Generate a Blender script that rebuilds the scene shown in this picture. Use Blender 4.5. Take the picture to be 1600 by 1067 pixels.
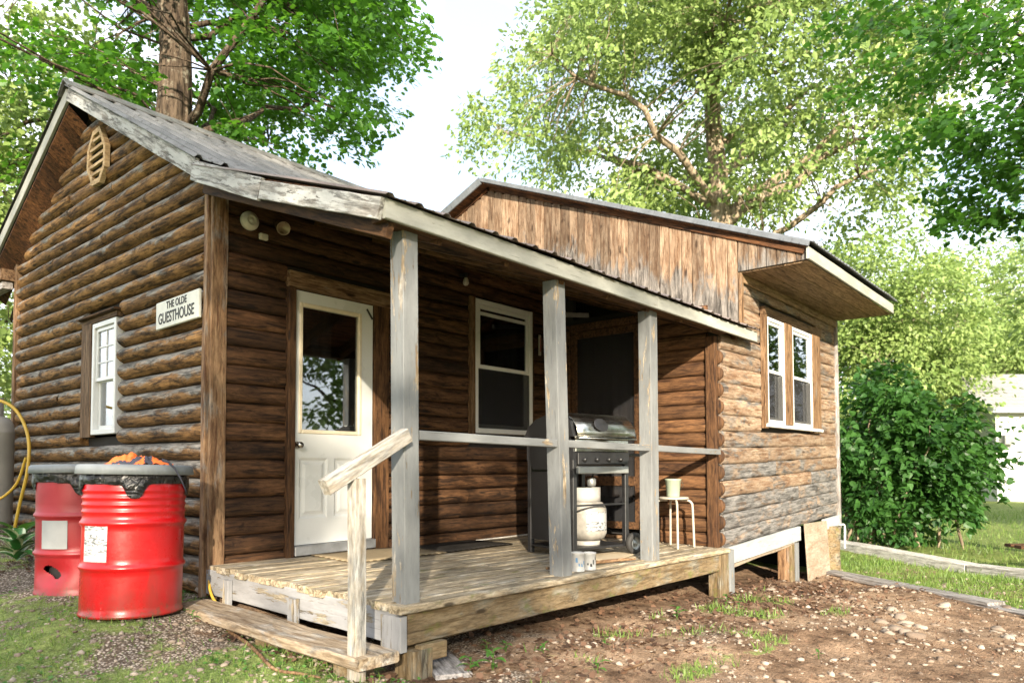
import bpy, math, random
import numpy as np
from mathutils import Vector, Matrix, Euler, noise as mnoise
R = math.radians
random.seed(7)
rng = np.random.default_rng(11)
for o in list(bpy.data.objects): bpy.data.objects.remove(o)
S = bpy.context.scene
C = S.collection

# ------------------------------------------------------------------ camera
cam_d = bpy.data.cameras.new('camera'); cam = bpy.data.objects.new('camera', cam_d); C.objects.link(cam)
_rt = Vector((0.64928456, -0.76054306, -0.00195151)); _up = Vector((-0.02758354, -0.02611248, 0.99927838)); _fw = Vector((0.7600452, 0.6487622, 0.03793291))
CAM = Vector((-2.50993, -4.96721, 0.638685))
M = Matrix((( _rt.x, _up.x, -_fw.x, CAM.x), (_rt.y, _up.y, -_fw.y, CAM.y), (_rt.z, _up.z, -_fw.z, CAM.z), (0, 0, 0, 1)))
cam.matrix_world = M
cam_d.sensor_width = 36; cam_d.sensor_fit = 'HORIZONTAL'
cam_d.lens = 36*1120.28/1600
cam_d.shift_y = (684.14-533.5)/1600
cam_d.clip_start = .05; cam_d.clip_end = 2000
cam_d.dof.use_dof = True; cam_d.dof.focus_distance = 5.6; cam_d.dof.aperture_fstop = 2.2
S.camera = cam

# ------------------------------------------------------------------ world, sun, exposure
SUN_EL, SUN_AZ = R(19.0), R(226.0)          # azimuth from +Y towards +X
w = bpy.data.worlds.new('World'); S.world = w; w.use_nodes = True
nt = w.node_tree; nt.nodes.clear()
def nd(nt, typ, ins=None, **props):
    n = nt.nodes.new(typ)
    for k, v in props.items(): setattr(n, k, v)
    for k, v in (ins or {}).items():
        s = n.inputs[k]
        if isinstance(v, bpy.types.NodeSocket): nt.links.new(v, s)
        else: s.default_value = v
    return n
def ramp(nt, fac, stops, interp='LINEAR'):
    n = nt.nodes.new('ShaderNodeValToRGB'); cr = n.color_ramp; cr.interpolation = interp
    while len(cr.elements) < len(stops): cr.elements.new(.5)
    for e, (p, c) in zip(cr.elements, stops):
        e.position = p; e.color = (*c, 1) if len(c) == 3 else c
    nt.links.new(fac, n.inputs[0]); return n.outputs[0]
def math_(nt, op, a, b=0.0, clamp=False):
    n = nd(nt, 'ShaderNodeMath', {0: a, 1: b}, operation=op); n.use_clamp = clamp; return n.outputs[0]
def mixc(nt, f, a, b, mode='MIX'):
    n = nd(nt, 'ShaderNodeMix', data_type='RGBA', blend_type=mode)
    for k, v in ((0, f), (6, a), (7, b)):
        s = n.inputs[k]
        if isinstance(v, bpy.types.NodeSocket): nt.links.new(v, s)
        else: s.default_value = v if k == 0 else ((*v, 1) if len(v) == 3 else v)
    return n.outputs[2]
def smap(nt, v, a, b, c=0.0, d=1.0):
    return nd(nt, 'ShaderNodeMapRange', {0: v, 1: a, 2: b, 3: c, 4: d}, clamp=True).outputs[0]
sky = nd(nt, 'ShaderNodeTexSky', sky_type='NISHITA', sun_disc=False, sun_elevation=SUN_EL, sun_rotation=SUN_AZ)
sky.air_density = 1.0; sky.dust_density = 1.6; sky.ozone_density = 1.0
tc = nd(nt, 'ShaderNodeTexCoord')
mp = nd(nt, 'ShaderNodeMapping', {0: tc.outputs['Generated']}); mp.inputs['Scale'].default_value = (1, 1, 2.6)
cn = nd(nt, 'ShaderNodeTexNoise', {'Vector': mp.outputs[0], 'Scale': 2.2, 'Detail': 7.0, 'Roughness': .55})
cm = smap(nt, cn.outputs['Fac'], .40, .62, .20, 1.0)
skc = mixc(nt, cm, sky.outputs[0], (8.6, 8.8, 9.1))
bg = nd(nt, 'ShaderNodeBackground', {'Color': skc, 'Strength': .092})
nt.links.new(bg.outputs[0], nd(nt, 'ShaderNodeOutputWorld').inputs[0])
sun_d = bpy.data.lights.new('sun', 'SUN'); sun = bpy.data.objects.new('sun', sun_d); C.objects.link(sun)
sun_d.energy = 3.9; sun_d.angle = R(.6); sun_d.color = (1.0, .88, .70)
to_sun = Vector((math.sin(SUN_AZ)*math.cos(SUN_EL), math.cos(SUN_AZ)*math.cos(SUN_EL), math.sin(SUN_EL)))
sun.rotation_mode = 'QUATERNION'; sun.rotation_quaternion = to_sun.to_track_quat('Z', 'Y')
vs = S.view_settings; vs.view_transform = 'Standard'; vs.look = 'None'; vs.gamma = 1; vs.use_curve_mapping = False
vs.exposure = 2.0
S.render.engine = 'CYCLES'

# ------------------------------------------------------------------ object helpers
WM = {}
def link(o, parent=None, world=None):
    C.objects.link(o); world = world or Matrix()
    if parent is not None:
        o.parent = parent; o.matrix_basis = WM[parent.name].inverted() @ world
    else: o.matrix_basis = world
    WM[o.name] = world; return o
def tag(o, label=None, cat=None, group=None, kind=None):
    if label: o['label'] = label
    if cat: o['category'] = cat
    if group: o['group'] = group
    if kind: o['kind'] = kind
    return o
def thing(name, label, cat, loc=(0, 0, 0), rz=0, group=None, rot=None):
    o = bpy.data.objects.new(name, None); o.empty_display_size = .1
    m = Matrix.Translation(loc) @ (rot.to_matrix().to_4x4() if rot else Matrix.Rotation(rz, 4, 'Z'))
    link(o, None, m); return tag(o, label, cat, group)
class MB:
    def __init__(s): s.v = []; s.f = []; s.sm = []; s.mi = []
    def add(s, vs, fs, smooth=False, mi=0):
        b = len(s.v); s.v += [tuple(v) for v in vs]
        for f in fs: s.f.append(tuple(i+b for i in f)); s.sm.append(smooth); s.mi.append(mi)
    def box(s, a, b, mi=0):
        (x0, y0, z0), (x1, y1, z1) = a, b
        s.add([(x0,y0,z0),(x1,y0,z0),(x1,y1,z0),(x0,y1,z0),(x0,y0,z1),(x1,y0,z1),(x1,y1,z1),(x0,y1,z1)],
              [(0,3,2,1),(4,5,6,7),(0,1,5,4),(1,2,6,5),(2,3,7,6),(3,0,4,7)], mi=mi)
    def cbox(s, a, b, c=.004, mi=0):
        """box with chamfered edges (along all axes)"""
        a = Vector(a); b = Vector(b); m = (a+b)/2; h = (b-a)/2
        h = Vector((abs(h.x), abs(h.y), abs(h.z))); c = min(c, h.x*.45, h.y*.45, h.z*.45)
        idx = {}; vs = []
        for sx in (-1, 1):
            for sy in (-1, 1):
                for sz in (-1, 1):
                    sg = Vector((sx, sy, sz))
                    for ax in range(3):
                        p = [sg[i]*(h[i]-(0 if i == ax else c)) for i in range(3)]
                        idx[(sx, sy, sz, ax)] = len(vs); vs.append(m+Vector(p))
        fs = []
        for ax in range(3):
            o1, o2 = [(1, 2), (2, 0), (0, 1)][ax]
            for sg in (-1, 1):
                q = []
                for (u, v) in ((-1, -1), (1, -1), (1, 1), (-1, 1)):
                    k = [0, 0, 0]; k[ax] = sg; k[o1] = u; k[o2] = v; q.append(idx[(*k, ax)])
                fs.append(tuple(q if sg > 0 else q[::-1]))
        for ax in range(3):       # edges parallel to ax
            o1, o2 = [(1, 2), (2, 0), (0, 1)][ax]
            for (u, v) in ((-1, -1), (1, -1), (1, 1), (-1, 1)):
                def K(e, which):
                    k = [0, 0, 0]; k[ax] = e; k[o1] = u; k[o2] = v; return idx[(*k, which)]
                q = [K(-1, o1), K(1, o1), K(1, o2), K(-1, o2)]
                fs.append(tuple(q if u*v < 0 else q[::-1]))
        for sx in (-1, 1):
            for sy in (-1, 1):
                for sz in (-1, 1):
                    q = [idx[(sx, sy, sz, i)] for i in range(3)]
                    fs.append(tuple(q if sx*sy*sz > 0 else q[::-1]))
        s.add(vs, fs, mi=mi)
    def tube(s, pts, rad, n=8, cap=True, mi=0, smooth=True, wob=0):
        pts = [Vector(p) for p in pts]
        if not hasattr(rad, '__len__'): rad = [rad]*len(pts)
        vs = []; pu = None
        for i, p in enumerate(pts):
            t = (pts[min(i+1, len(pts)-1)]-pts[max(i-1, 0)]).normalized()
            if pu is None:
                pu = t.orthogonal().normalized()
            pu = (pu-t*pu.dot(t)); pu = pu.normalized() if pu.length > 1e-6 else t.orthogonal().normalized()
            q = t.cross(pu)
            for k in range(n):
                a = 2*math.pi*k/n; r = rad[i]*(1+(random.uniform(-wob, wob) if wob else 0))
                vs.append(p+(pu*math.cos(a)+q*math.sin(a))*r)
        fs = []
        for i in range(len(pts)-1):
            for k in range(n):
                a = i*n+k; b = i*n+(k+1) % n; fs.append((a, b, b+n, a+n))
        s.add(vs, fs, smooth, mi)
        if cap:
            s.add(vs[:n], [tuple(range(n))[::-1]], mi=mi); s.add(vs[-n:], [tuple(range(n))], mi=mi)
    def lathe(s, prof, n=40, c=(0, 0, 0), mi=0, smooth=True, fn=None):
        vs = []; fs = []
        for (r, z) in prof:
            for k in range(n):
                a = 2*math.pi*k/n; rr, zz = (r, z) if fn is None else fn(r, z, a)
                vs.append((c[0]+rr*math.cos(a), c[1]+rr*math.sin(a), c[2]+zz))
        for i in range(len(prof)-1):
            for k in range(n):
                a = i*n+k; b = i*n+(k+1) % n; fs.append((a, b, b+n, a+n))
        s.add(vs, fs, smooth, mi)
    def sheet(s, rows, smooth=True, mi=0):
        n = len(rows[0]); vs = [p for r in rows for p in r]; fs = []
        for i in range(len(rows)-1):
            for k in range(n-1):
                a = i*n+k; fs.append((a, a+1, a+n+1, a+n))
        s.add(vs, fs, smooth, mi)
    def prism(s, poly, d0, d1, axis=0, mi=0):
        """extrude 2D polygon (CCW seen from +axis) between d0..d1 along axis"""
        def P(u, v, d): return (d, u, v) if axis == 0 else ((v, d, u) if axis == 1 else (u, v, d))
        n = len(poly); vs = [P(u, v, d0) for u, v in poly]+[P(u, v, d1) for u, v in poly]
        s.add(vs, [tuple(range(n))[::-1], tuple(range(n, 2*n))]+[(i, (i+1) % n, n+(i+1) % n, n+i) for i in range(n)], mi=mi)
    def mesh(s, name):
        me = bpy.data.meshes.new(name); me.from_pydata(s.v, [], s.f)
        me.polygons.foreach_set('use_smooth', s.sm); me.polygons.foreach_set('material_index', s.mi); me.update(); return me
    def build(s, name, mat, parent=None, world=None, solid=0):
        me = s.mesh(name)
        for m in (mat if isinstance(mat, (list, tuple)) else [mat]): me.materials.append(m)
        o = bpy.data.objects.new(name, me)
        link(o, parent, world)
        if solid:
            md = o.modifiers.new('solid', 'SOLIDIFY'); md.thickness = solid; md.offset = 0
        return o
def frame_of(p0, p1, up):
    p0 = Vector(p0); p1 = Vector(p1); x = (p1-p0).normalized(); up = Vector(up)
    y = up.cross(x).normalized(); z = x.cross(y)
    m = (p0+p1)/2
    return Matrix(((x.x, y.x, z.x, m.x), (x.y, y.y, z.y, m.y), (x.z, y.z, z.z, m.z), (0, 0, 0, 1))), (p1-p0).length
def sect_mesh(L, sec, nseg, jit=0.0, sag=0.0, smooth=True, endjit=0.0, waney=None):
    """extrude a closed CCW (y,z) section along local X"""
    mb = MB(); n = len(sec); st = []
    for i in range(nseg+1):
        t = i/nseg; x = -L/2+L*t; dy = random.uniform(-jit, jit); dz = random.uniform(-jit, jit); sc = 1+random.uniform(-jit, jit)*6
        ring = []
        for (y, z) in sec:
            xx = x+(random.uniform(-endjit, endjit) if i in (0, nseg) else 0)
            zz = z*sc+dz-sag*4*t*(1-t)
            if waney and z < 0: zz += waney*mnoise.noise(Vector((x*3.1, waney_seed[0], 0)))
            ring.append((xx, y+dy, zz))
        st.append(ring)
    vs = [p for r in st for p in r]; fs = []
    for i in range(nseg):
        for k in range(n):
            a = i*n+k; b = i*n+(k+1) % n; fs.append((a, b, b+n, a+n))
    mb.add(vs, fs, smooth); mb.add(st[0], [tuple(range(n))[::-1]]); mb.add(st[-1], [tuple(range(n))])
    return mb
waney_seed = [0.0]
def rect_sec(w, h, c=.004):
    return [(-w/2+c, -h/2), (w/2-c, -h/2), (w/2, -h/2+c), (w/2, h/2-c), (w/2-c, h/2), (-w/2+c, h/2), (-w/2, h/2-c), (-w/2, -h/2+c)]
def beam(name, p0, p1, w, h, mat, parent=None, up=(0, 0, 1), c=.004, jit=.001, nseg=None, sag=0, endjit=0, label=None):
    """timber from p0 to p1 on its centre line; w across, h along up"""
    m, L = frame_of(p0, p1, up)
    o = sect_mesh(L, rect_sec(w, h, c), nseg or max(1, min(8, int(L/.4))), jit, sag, False, endjit).build(name, mat, parent, m)
    if label: o['label'] = label
    return o
def log_sec(h, bulge, back=.03, n=6, p=2.4):
    """half log: y is outwards"""
    g = .004; pts = []
    for i in range(n+1):
        t = -1+2*i/n; z = t*(h/2-g*.2); y = bulge*(1-abs(t)**p)
        pts.append((y, z))
    return [(-back, -h/2+g*.2)]+pts+[(-back, h/2-g*.2)]
def log(name, p0, p1, out, h, bulge, mat, parent, n=6, p=2.4, jit=.0025, nseg=None):
    """out: outward direction; log runs p0->p1"""
    x = (Vector(p1)-Vector(p0)).normalized(); up = Vector(out).cross(x) * -1
    # local Y = up x X must equal out
    z = x.cross(Vector(out)).normalized()
    if z.z < 0:
        p0, p1 = p1, p0; x = -x; z = -z
    m, L = frame_of(p0, p1, z)
    sec = log_sec(h*random.uniform(.97, 1.0), bulge*random.uniform(.85, 1.15), n=n, p=p)
    return sect_mesh(L, sec, nseg or max(2, min(12, int(L/.22))), jit, 0, True, .002).build(name, mat, parent, m)

# ------------------------------------------------------------------ materials
def newmat(name):
    m = bpy.data.materials.new(name); m.use_nodes = True; nt = m.node_tree; nt.nodes.clear(); return m, nt
def outp(nt, sh, disp=None):
    o = nt.nodes.new('ShaderNodeOutputMaterial'); nt.links.new(sh, o.inputs[0]); return o
def principled(nt, col, rough=.6, metal=0.0, spec=.5, bump=None, bstr=.3, bdist=.01, **kw):
    ins = {'Base Color': col if isinstance(col, bpy.types.NodeSocket) else (*col, 1), 'Roughness': rough, 'Metallic': metal, 'Specular IOR Level': spec}
    for k, v in kw.items(): ins[k.replace('_', ' ')] = v
    p = nd(nt, 'ShaderNodeBsdfPrincipled', ins)
    if bump is not None:
        b = nd(nt, 'ShaderNodeBump', {'Height': bump, 'Strength': bstr, 'Distance': bdist}); nt.links.new(b.outputs[0], p.inputs['Normal'])
    return p.outputs[0]
def plain(name, col, rough=.5, metal=0.0, spec=.5, var=.15, scale=12, bumpy=.0, coat=0):
    m, nt = newmat(name)
    tc = nd(nt, 'ShaderNodeTexCoord'); oi = nd(nt, 'ShaderNodeObjectInfo')
    n = nd(nt, 'ShaderNodeTexNoise', {'Vector': tc.outputs['Object'], 'Scale': scale, 'Detail': 6.0, 'Roughness': .6})
    f = smap(nt, n.outputs['Fac'], .3, .7, 1-var, 1+var)
    c = nd(nt, 'ShaderNodeVectorMath', {0: col, 1: (1, 1, 1)}, operation='MULTIPLY'); 
    nt.links.new(f, c.inputs[1])
    r = smap(nt, n.outputs['Fac'], .3, .7, max(.02, rough-.1), min(1, rough+.1))
    outp(nt, principled(nt, c.outputs[0], r, metal, spec, n.outputs['Fac'] if bumpy else None, bumpy, .01, Coat_Weight=coat)); return m
def wood(name, dark, mid, light, grey=(.21, .195, .175), grey_amt=.35, top_grey=0.0, end_grey=0.0, stain=.3, knots=.5, rough=.78, bump=.5,
         paint=None, paint_amt=.6, paint_scale=5.0, moss=0.0, grain=26.0, tone=.5, vert_mask=None):
    m, nt = newmat(name)
    tc = nd(nt, 'ShaderNodeTexCoord'); oi = nd(nt, 'ShaderNodeObjectInfo')
    off = nd(nt, 'ShaderNodeVectorMath', {0: (37.3, 11.7, 5.9), 3: oi.outputs['Random']}, operation='SCALE').outputs[0]
    P = nd(nt, 'ShaderNodeVectorMath', {0: tc.outputs['Object'], 1: off}, operation='ADD').outputs[0]
    def sc(v): return nd(nt, 'ShaderNodeVectorMath', {0: P, 1: v}, operation='MULTIPLY').outputs[0]
    def noi(v, s=1.0, d=5.0, r=.6, dist=0.0): return nd(nt, 'ShaderNodeTexNoise', {'Vector': v, 'Scale': s, 'Detail': d, 'Roughness': r, 'Distortion': dist}).outputs['Fac']
    g1 = noi(sc((3.6, grain*1.3, grain*1.3)), 1, 9, .68, .5)
    g4 = noi(sc((14, 70, 70)), 1, 5, .7)
    ck = noi(sc((1.3, 60, 60)), 1, 3, .5, .3)
    g2 = noi(sc((1.8, 8, 8)), 1, 6, .62, .9)
    g3 = noi(sc((4, 90, 90)), 1, 3, .6)
    base = mixc(nt, smap(nt, g2, .33, .68), mid, light)
    base = mixc(nt, smap(nt, g1, .38, .56, .95, 0), base, dark)
    base = nd(nt, 'ShaderNodeVectorMath', {0: base, 3: smap(nt, g4, .30, .70, .62, 1.34)}, operation='SCALE').outputs[0]
    base = mixc(nt, smap(nt, ck, .27, .32, .6, 0), base, tuple(x*.3 for x in dark))
    # object tone
    tn = smap(nt, oi.outputs['Random'], 0, 1, 1-tone*.55, 1+tone*.45)
    base = nd(nt, 'ShaderNodeVectorMath', {0: base, 3: tn}, operation='SCALE').outputs[0]
    # grey weathering
    gm = noi(sc((3.0, 8, 8)), 1, 7, .66, .5)
    sep = nd(nt, 'ShaderNodeSeparateXYZ', {0: tc.outputs['Object']})
    if top_grey:
        gm = math_(nt, 'ADD', gm, math_(nt, 'MULTIPLY', sep.outputs[2], top_grey))
    if end_grey:
        gm = math_(nt, 'ADD', gm, math_(nt, 'MULTIPLY', sep.outputs[0], end_grey))
    th = 1-grey_amt
    gf = smap(nt, gm, th-.07, th+.05)
    gcol = mixc(nt, smap(nt, g1, .38, .60), tuple(x*.30 for x in grey), tuple(x*1.30 for x in grey))
    gcol = nd(nt, 'ShaderNodeVectorMath', {0: gcol, 3: smap(nt, g4, .30, .70, .65, 1.3)}, operation='SCALE').outputs[0]
    base = mixc(nt, gf, base, gcol)
    # black stains
    if stain:
        st = noi(sc((4.2, 12, 12)), 1, 8, .74, .8)
        base = mixc(nt, smap(nt, st, .62-stain*.14, .74-stain*.10, 0, .88), base, tuple(x*.16 for x in dark))
    if knots:
        v = nd(nt, 'ShaderNodeTexVoronoi', {'Vector': sc((3.4, 11, 11)), 'Scale': 1.0}, feature='F1')
        r = nd(nt, 'ShaderNodeSeparateColor', {0: v.outputs['Color']}).outputs[0]
        kn = smap(nt, v.outputs['Distance'], .10, .20, 1, 0)
        kf = math_(nt, 'MULTIPLY', kn, math_(nt, 'GREATER_THAN', r, 1-knots*.55))
        base = mixc(nt, math_(nt, 'MULTIPLY', kf, .85), base, tuple(x*.3 for x in dark))
    h = math_(nt, 'ADD', math_(nt, 'ADD', math_(nt, 'MULTIPLY', g1, .7), math_(nt, 'MULTIPLY', g4, .3)), smap(nt, ck, .28, .36, 0, .5))
    rgh = rough
    if paint is not None:
        pn = noi(sc((1.0, 5.0, 5.0)), paint_scale, 9, .72, .3)
        pg = math_(nt, 'ADD', math_(nt, 'MULTIPLY', pn, .72), math_(nt, 'MULTIPLY', g1, .28))
        pm = smap(nt, pg, .78-paint_amt*.5, .795-paint_amt*.5)
        pdirt = noi(sc((1.3, 5, 5)), 2, 6, .7)
        pc = mixc(nt, smap(nt, pdirt, .34, .7), tuple(x*.66 for x in paint), paint)
        cr = smap(nt, g3, .30, .36, .55, 1)
        pc = nd(nt, 'ShaderNodeVectorMath', {0: pc, 3: cr}, operation='SCALE').outputs[0]
        base = mixc(nt, pm, base, pc)
        h = math_(nt, 'ADD', h, math_(nt, 'MULTIPLY', pm, .9))
    if moss:
        mn = noi(sc((3, 5, 5)), 2.2, 6, .65)
        base = mixc(nt, smap(nt, mn, .66-moss*.25, .80-moss*.2, 0, .8), base, (.10, .12, .02))
    outp(nt, principled(nt, base, rgh, 0, .25, h, bump, .006)); return m

M_gable = wood('log_weathered', (.022, .010, .004), (.150, .072, .022), (.34, .185, .070), grey=(.215, .195, .168), grey_amt=.43, top_grey=3.6, stain=.72, knots=.7, tone=.5)
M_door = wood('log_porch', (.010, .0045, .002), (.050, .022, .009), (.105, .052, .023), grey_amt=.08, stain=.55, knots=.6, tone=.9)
M_stool = wood('log_annex_side', (.024, .010, .005), (.088, .040, .017), (.155, .078, .034), grey_amt=.05, stain=.3, knots=.55, tone=.5)
M_board = wood('gable_board', (.085, .044, .022), (.152, .100, .064), (.245, .180, .124), grey=(.150, .135, .122), grey_amt=.46, end_grey=-.85, stain=.42, knots=1.0, tone=.75)
M_plank = wood('annex_plank', (.12, .062, .032), (.215, .148, .100), (.315, .24, .168), grey=(.140, .130, .120), grey_amt=.42, end_grey=.03, stain=.25, knots=.55, tone=.4)
M_trimw = wood('trim_wood', (.05, .023, .010), (.15, .085, .042), (.235, .15, .085), grey=(.15, .135, .115), grey_amt=.3, stain=.25, knots=.4)
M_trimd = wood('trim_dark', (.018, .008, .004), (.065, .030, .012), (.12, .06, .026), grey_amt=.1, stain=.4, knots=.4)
M_corner = wood('corner_post', (.07, .032, .015), (.17, .095, .048), (.27, .175, .10), grey=(.20, .175, .15), grey_amt=.38, stain=.22, knots=.4)
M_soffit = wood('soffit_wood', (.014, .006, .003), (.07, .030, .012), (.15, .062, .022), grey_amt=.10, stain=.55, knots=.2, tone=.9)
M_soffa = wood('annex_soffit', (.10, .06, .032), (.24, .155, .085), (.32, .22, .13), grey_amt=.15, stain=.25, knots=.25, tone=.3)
M_deck = wood('deck_board', (.10, .075, .045), (.30, .24, .158), (.41, .345, .245), grey=(.36, .32, .255), grey_amt=.42, stain=.42, knots=.2, moss=.28, tone=.45)
M_joist = wood('deck_joist', (.10, .065, .03), (.15, .105, .056), (.23, .175, .105), grey=(.17, .155, .12), grey_amt=.42, stain=.38, knots=.25, moss=.38, tone=.3)
M_fasc = wood('fascia_peeling', (.10, .085, .07), (.25, .225, .2), (.34, .315, .29), grey=(.30, .29, .27), grey_amt=.55, stain=.12, knots=.1, paint=(.50, .495, .475), paint_amt=.54, paint_scale=3.0)
M_fascw = wood('fascia_white', (.15, .12, .08), (.30, .26, .2), (.36, .32, .27), grey_amt=.3, stain=.15, knots=0, paint=(.38, .38, .34), paint_amt=.80, bump=.25)
M_post = wood('post_grey_paint', (.14, .10, .06), (.36, .29, .20), (.46, .39, .29), grey=(.36, .34, .31), grey_amt=.4, stain=.2, knots=.2, paint=(.19, .197, .198), paint_amt=.705, paint_scale=2.4, bump=.45)
M_skirt = wood('skirt_paint', (.13, .10, .06), (.34, .29, .21), (.44, .39, .3), grey_amt=.4, stain=.15, knots=.1, paint=(.28, .28, .285), paint_amt=.66, paint_scale=2.6)
M_rail = wood('handrail_wood', (.18, .145, .10), (.29, .265, .23), (.355, .33, .295), grey=(.285, .28, .265), grey_amt=.45, stain=.18, knots=.35, tone=.2)
M_step = wood('step_wood', (.13, .085, .05), (.27, .205, .135), (.35, .285, .205), grey=(.29, .265, .23), grey_amt=.4, stain=.35, knots=.2, tone=.2)
M_greyw = wood('grey_plank', (.09, .078, .07), (.23, .21, .195), (.32, .295, .28), grey=(.27, .255, .25), grey_amt=.5, stain=.25, knots=.2)
M_curb = wood('curb_timber', (.25, .23, .2), (.50, .48, .44), (.58, .56, .53), grey=(.5, .48, .46), grey_amt=.4, stain=.12, knots=.0)
M_bandw = wood('band_white', (.3, .26, .2), (.5, .45, .38), (.6, .55, .48), grey_amt=.2, stain=.15, knots=0, paint=(.40, .41, .40), paint_amt=.80, paint_scale=2.5)
M_plankg = wood('annex_plank_grey', (.07, .045, .03), (.20, .145, .105), (.28, .215, .16), grey=(.145, .138, .132), grey_amt=.56, stain=.35, knots=.7, tone=.4)
M_ply = wood('plywood', (.22, .16, .11), (.25, .20, .15), (.31, .265, .21), grey_amt=.25, stain=.12, knots=.0, grain=9, tone=.1)
M_vent = wood('new_wood', (.22, .14, .07), (.40, .275, .145), (.48, .35, .20), grey_amt=.0, stain=.0, knots=.1, tone=.1)
M_white = plain('white_vinyl', (.62, .62, .60), .35, var=.06, scale=6)
M_doorw = plain('door_white', (.58, .59, .58), .32, var=.05, scale=3)
M_cream = plain('cream_trim', (.62, .54, .40), .4, var=.1)
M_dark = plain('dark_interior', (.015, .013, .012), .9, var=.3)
M_core = plain('tar_paper', (.02, .016, .013), .95, var=.3)
M_curtain = plain('curtain_grey', (.24, .24, .25), .9, var=.1)
M_curtaind = plain('curtain_dark', (.10, .08, .07), .9, var=.1)
M_black = plain('black_enamel', (.014, .014, .015), .42, var=.3, scale=20)
M_blackr = plain('black_rubber', (.022, .021, .02), .75, var=.3)
M_grey_metal = plain('grey_metal', (.30, .31, .30), .4, .6, var=.15)
M_knob = plain('knob_metal', (.45, .43, .40), .25, 1.0, var=.05)
M_alum = plain('galvanised', (.42, .43, .44), .45, .8, var=.25, scale=9)
def stainless():
    m, nt = newmat('stainless'); tc = nd(nt, 'ShaderNodeTexCoord')
    v = nd(nt, 'ShaderNodeVectorMath', {0: tc.outputs['Object'], 1: (3, 120, 120)}, operation='MULTIPLY').outputs[0]
    n = nd(nt, 'ShaderNodeTexNoise', {'Vector': v, 'Scale': 1.0, 'Detail': 4.0}).outputs['Fac']
    n2 = nd(nt, 'ShaderNodeTexNoise', {'Vector': tc.outputs['Object'], 'Scale': 7.0, 'Detail': 6.0}).outputs['Fac']
    c = mixc(nt, smap(nt, n2, .45, .7), (.50, .50, .46), (.28, .255, .20))
    outp(nt, principled(nt, c, smap(nt, n, .3, .7, .18, .36), 1.0, .5)); return m
M_steel = stainless()
def roof_metal(name, c1, c2, rust, rough=.55):
    m, nt = newmat(name); tc = nd(nt, 'ShaderNodeTexCoord')
    v = nd(nt, 'ShaderNodeVectorMath', {0: tc.outputs['Object'], 1: (3.0, 1.0, 1.0)}, operation='MULTIPLY').outputs[0]
    n = nd(nt, 'ShaderNodeTexNoise', {'Vector': v, 'Scale': 2.0, 'Detail': 7.0, 'Roughness': .65}).outputs['Fac']
    n2 = nd(nt, 'ShaderNodeTexNoise', {'Vector': v, 'Scale': 9.0, 'Detail': 6.0, 'Roughness': .7}).outputs['Fac']
    c = mixc(nt, smap(nt, n, .35, .65), c1, c2)
    c = mixc(nt, smap(nt, n2, .55, .68, 0, .9), c, rust)
    outp(nt, principled(nt, c, rough, .35, .4, n2, .15, .01)); return m
M_roof = roof_metal('roof_grey_metal', (.13, .125, .12), (.235, .225, .215), (.05, .042, .036))
M_roofp = roof_metal('roof_brown_metal', (.15, .11, .095), (.24, .20, .19), (.06, .042, .035))
M_roofa = roof_metal('roof_slate_metal', (.12, .13, .14), (.18, .19, .205), (.05, .05, .05), .4)
def glass():
    m, nt = newmat('window_glass')
    lw = nd(nt, 'ShaderNodeFresnel', {'IOR': 1.5})
    f = smap(nt, lw.outputs[0], .03, .5, .16, .75)
    tr = nd(nt, 'ShaderNodeBsdfTransparent', {'Color': (.62, .65, .66, 1)}); gl = nd(nt, 'ShaderNodeBsdfGlossy', {'Color': (.95, .97, 1, 1), 'Roughness': .015})
    mx = nd(nt, 'ShaderNodeMixShader', {0: f, 1: tr.outputs[0], 2: gl.outputs[0]}); outp(nt, mx.outputs[0]); return m
M_glass = glass()
def screen():
    m, nt = newmat('insect_screen')
    tr = nd(nt, 'ShaderNodeBsdfTransparent', {'Color': (1, 1, 1, 1)}); df = nd(nt, 'ShaderNodeBsdfDiffuse', {'Color': (.03, .03, .032, 1)})
    mx = nd(nt, 'ShaderNodeMixShader', {0: .5, 1: tr.outputs[0], 2: df.outputs[0]}); outp(nt, mx.outputs[0]); return m
M_screen = screen()
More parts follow.
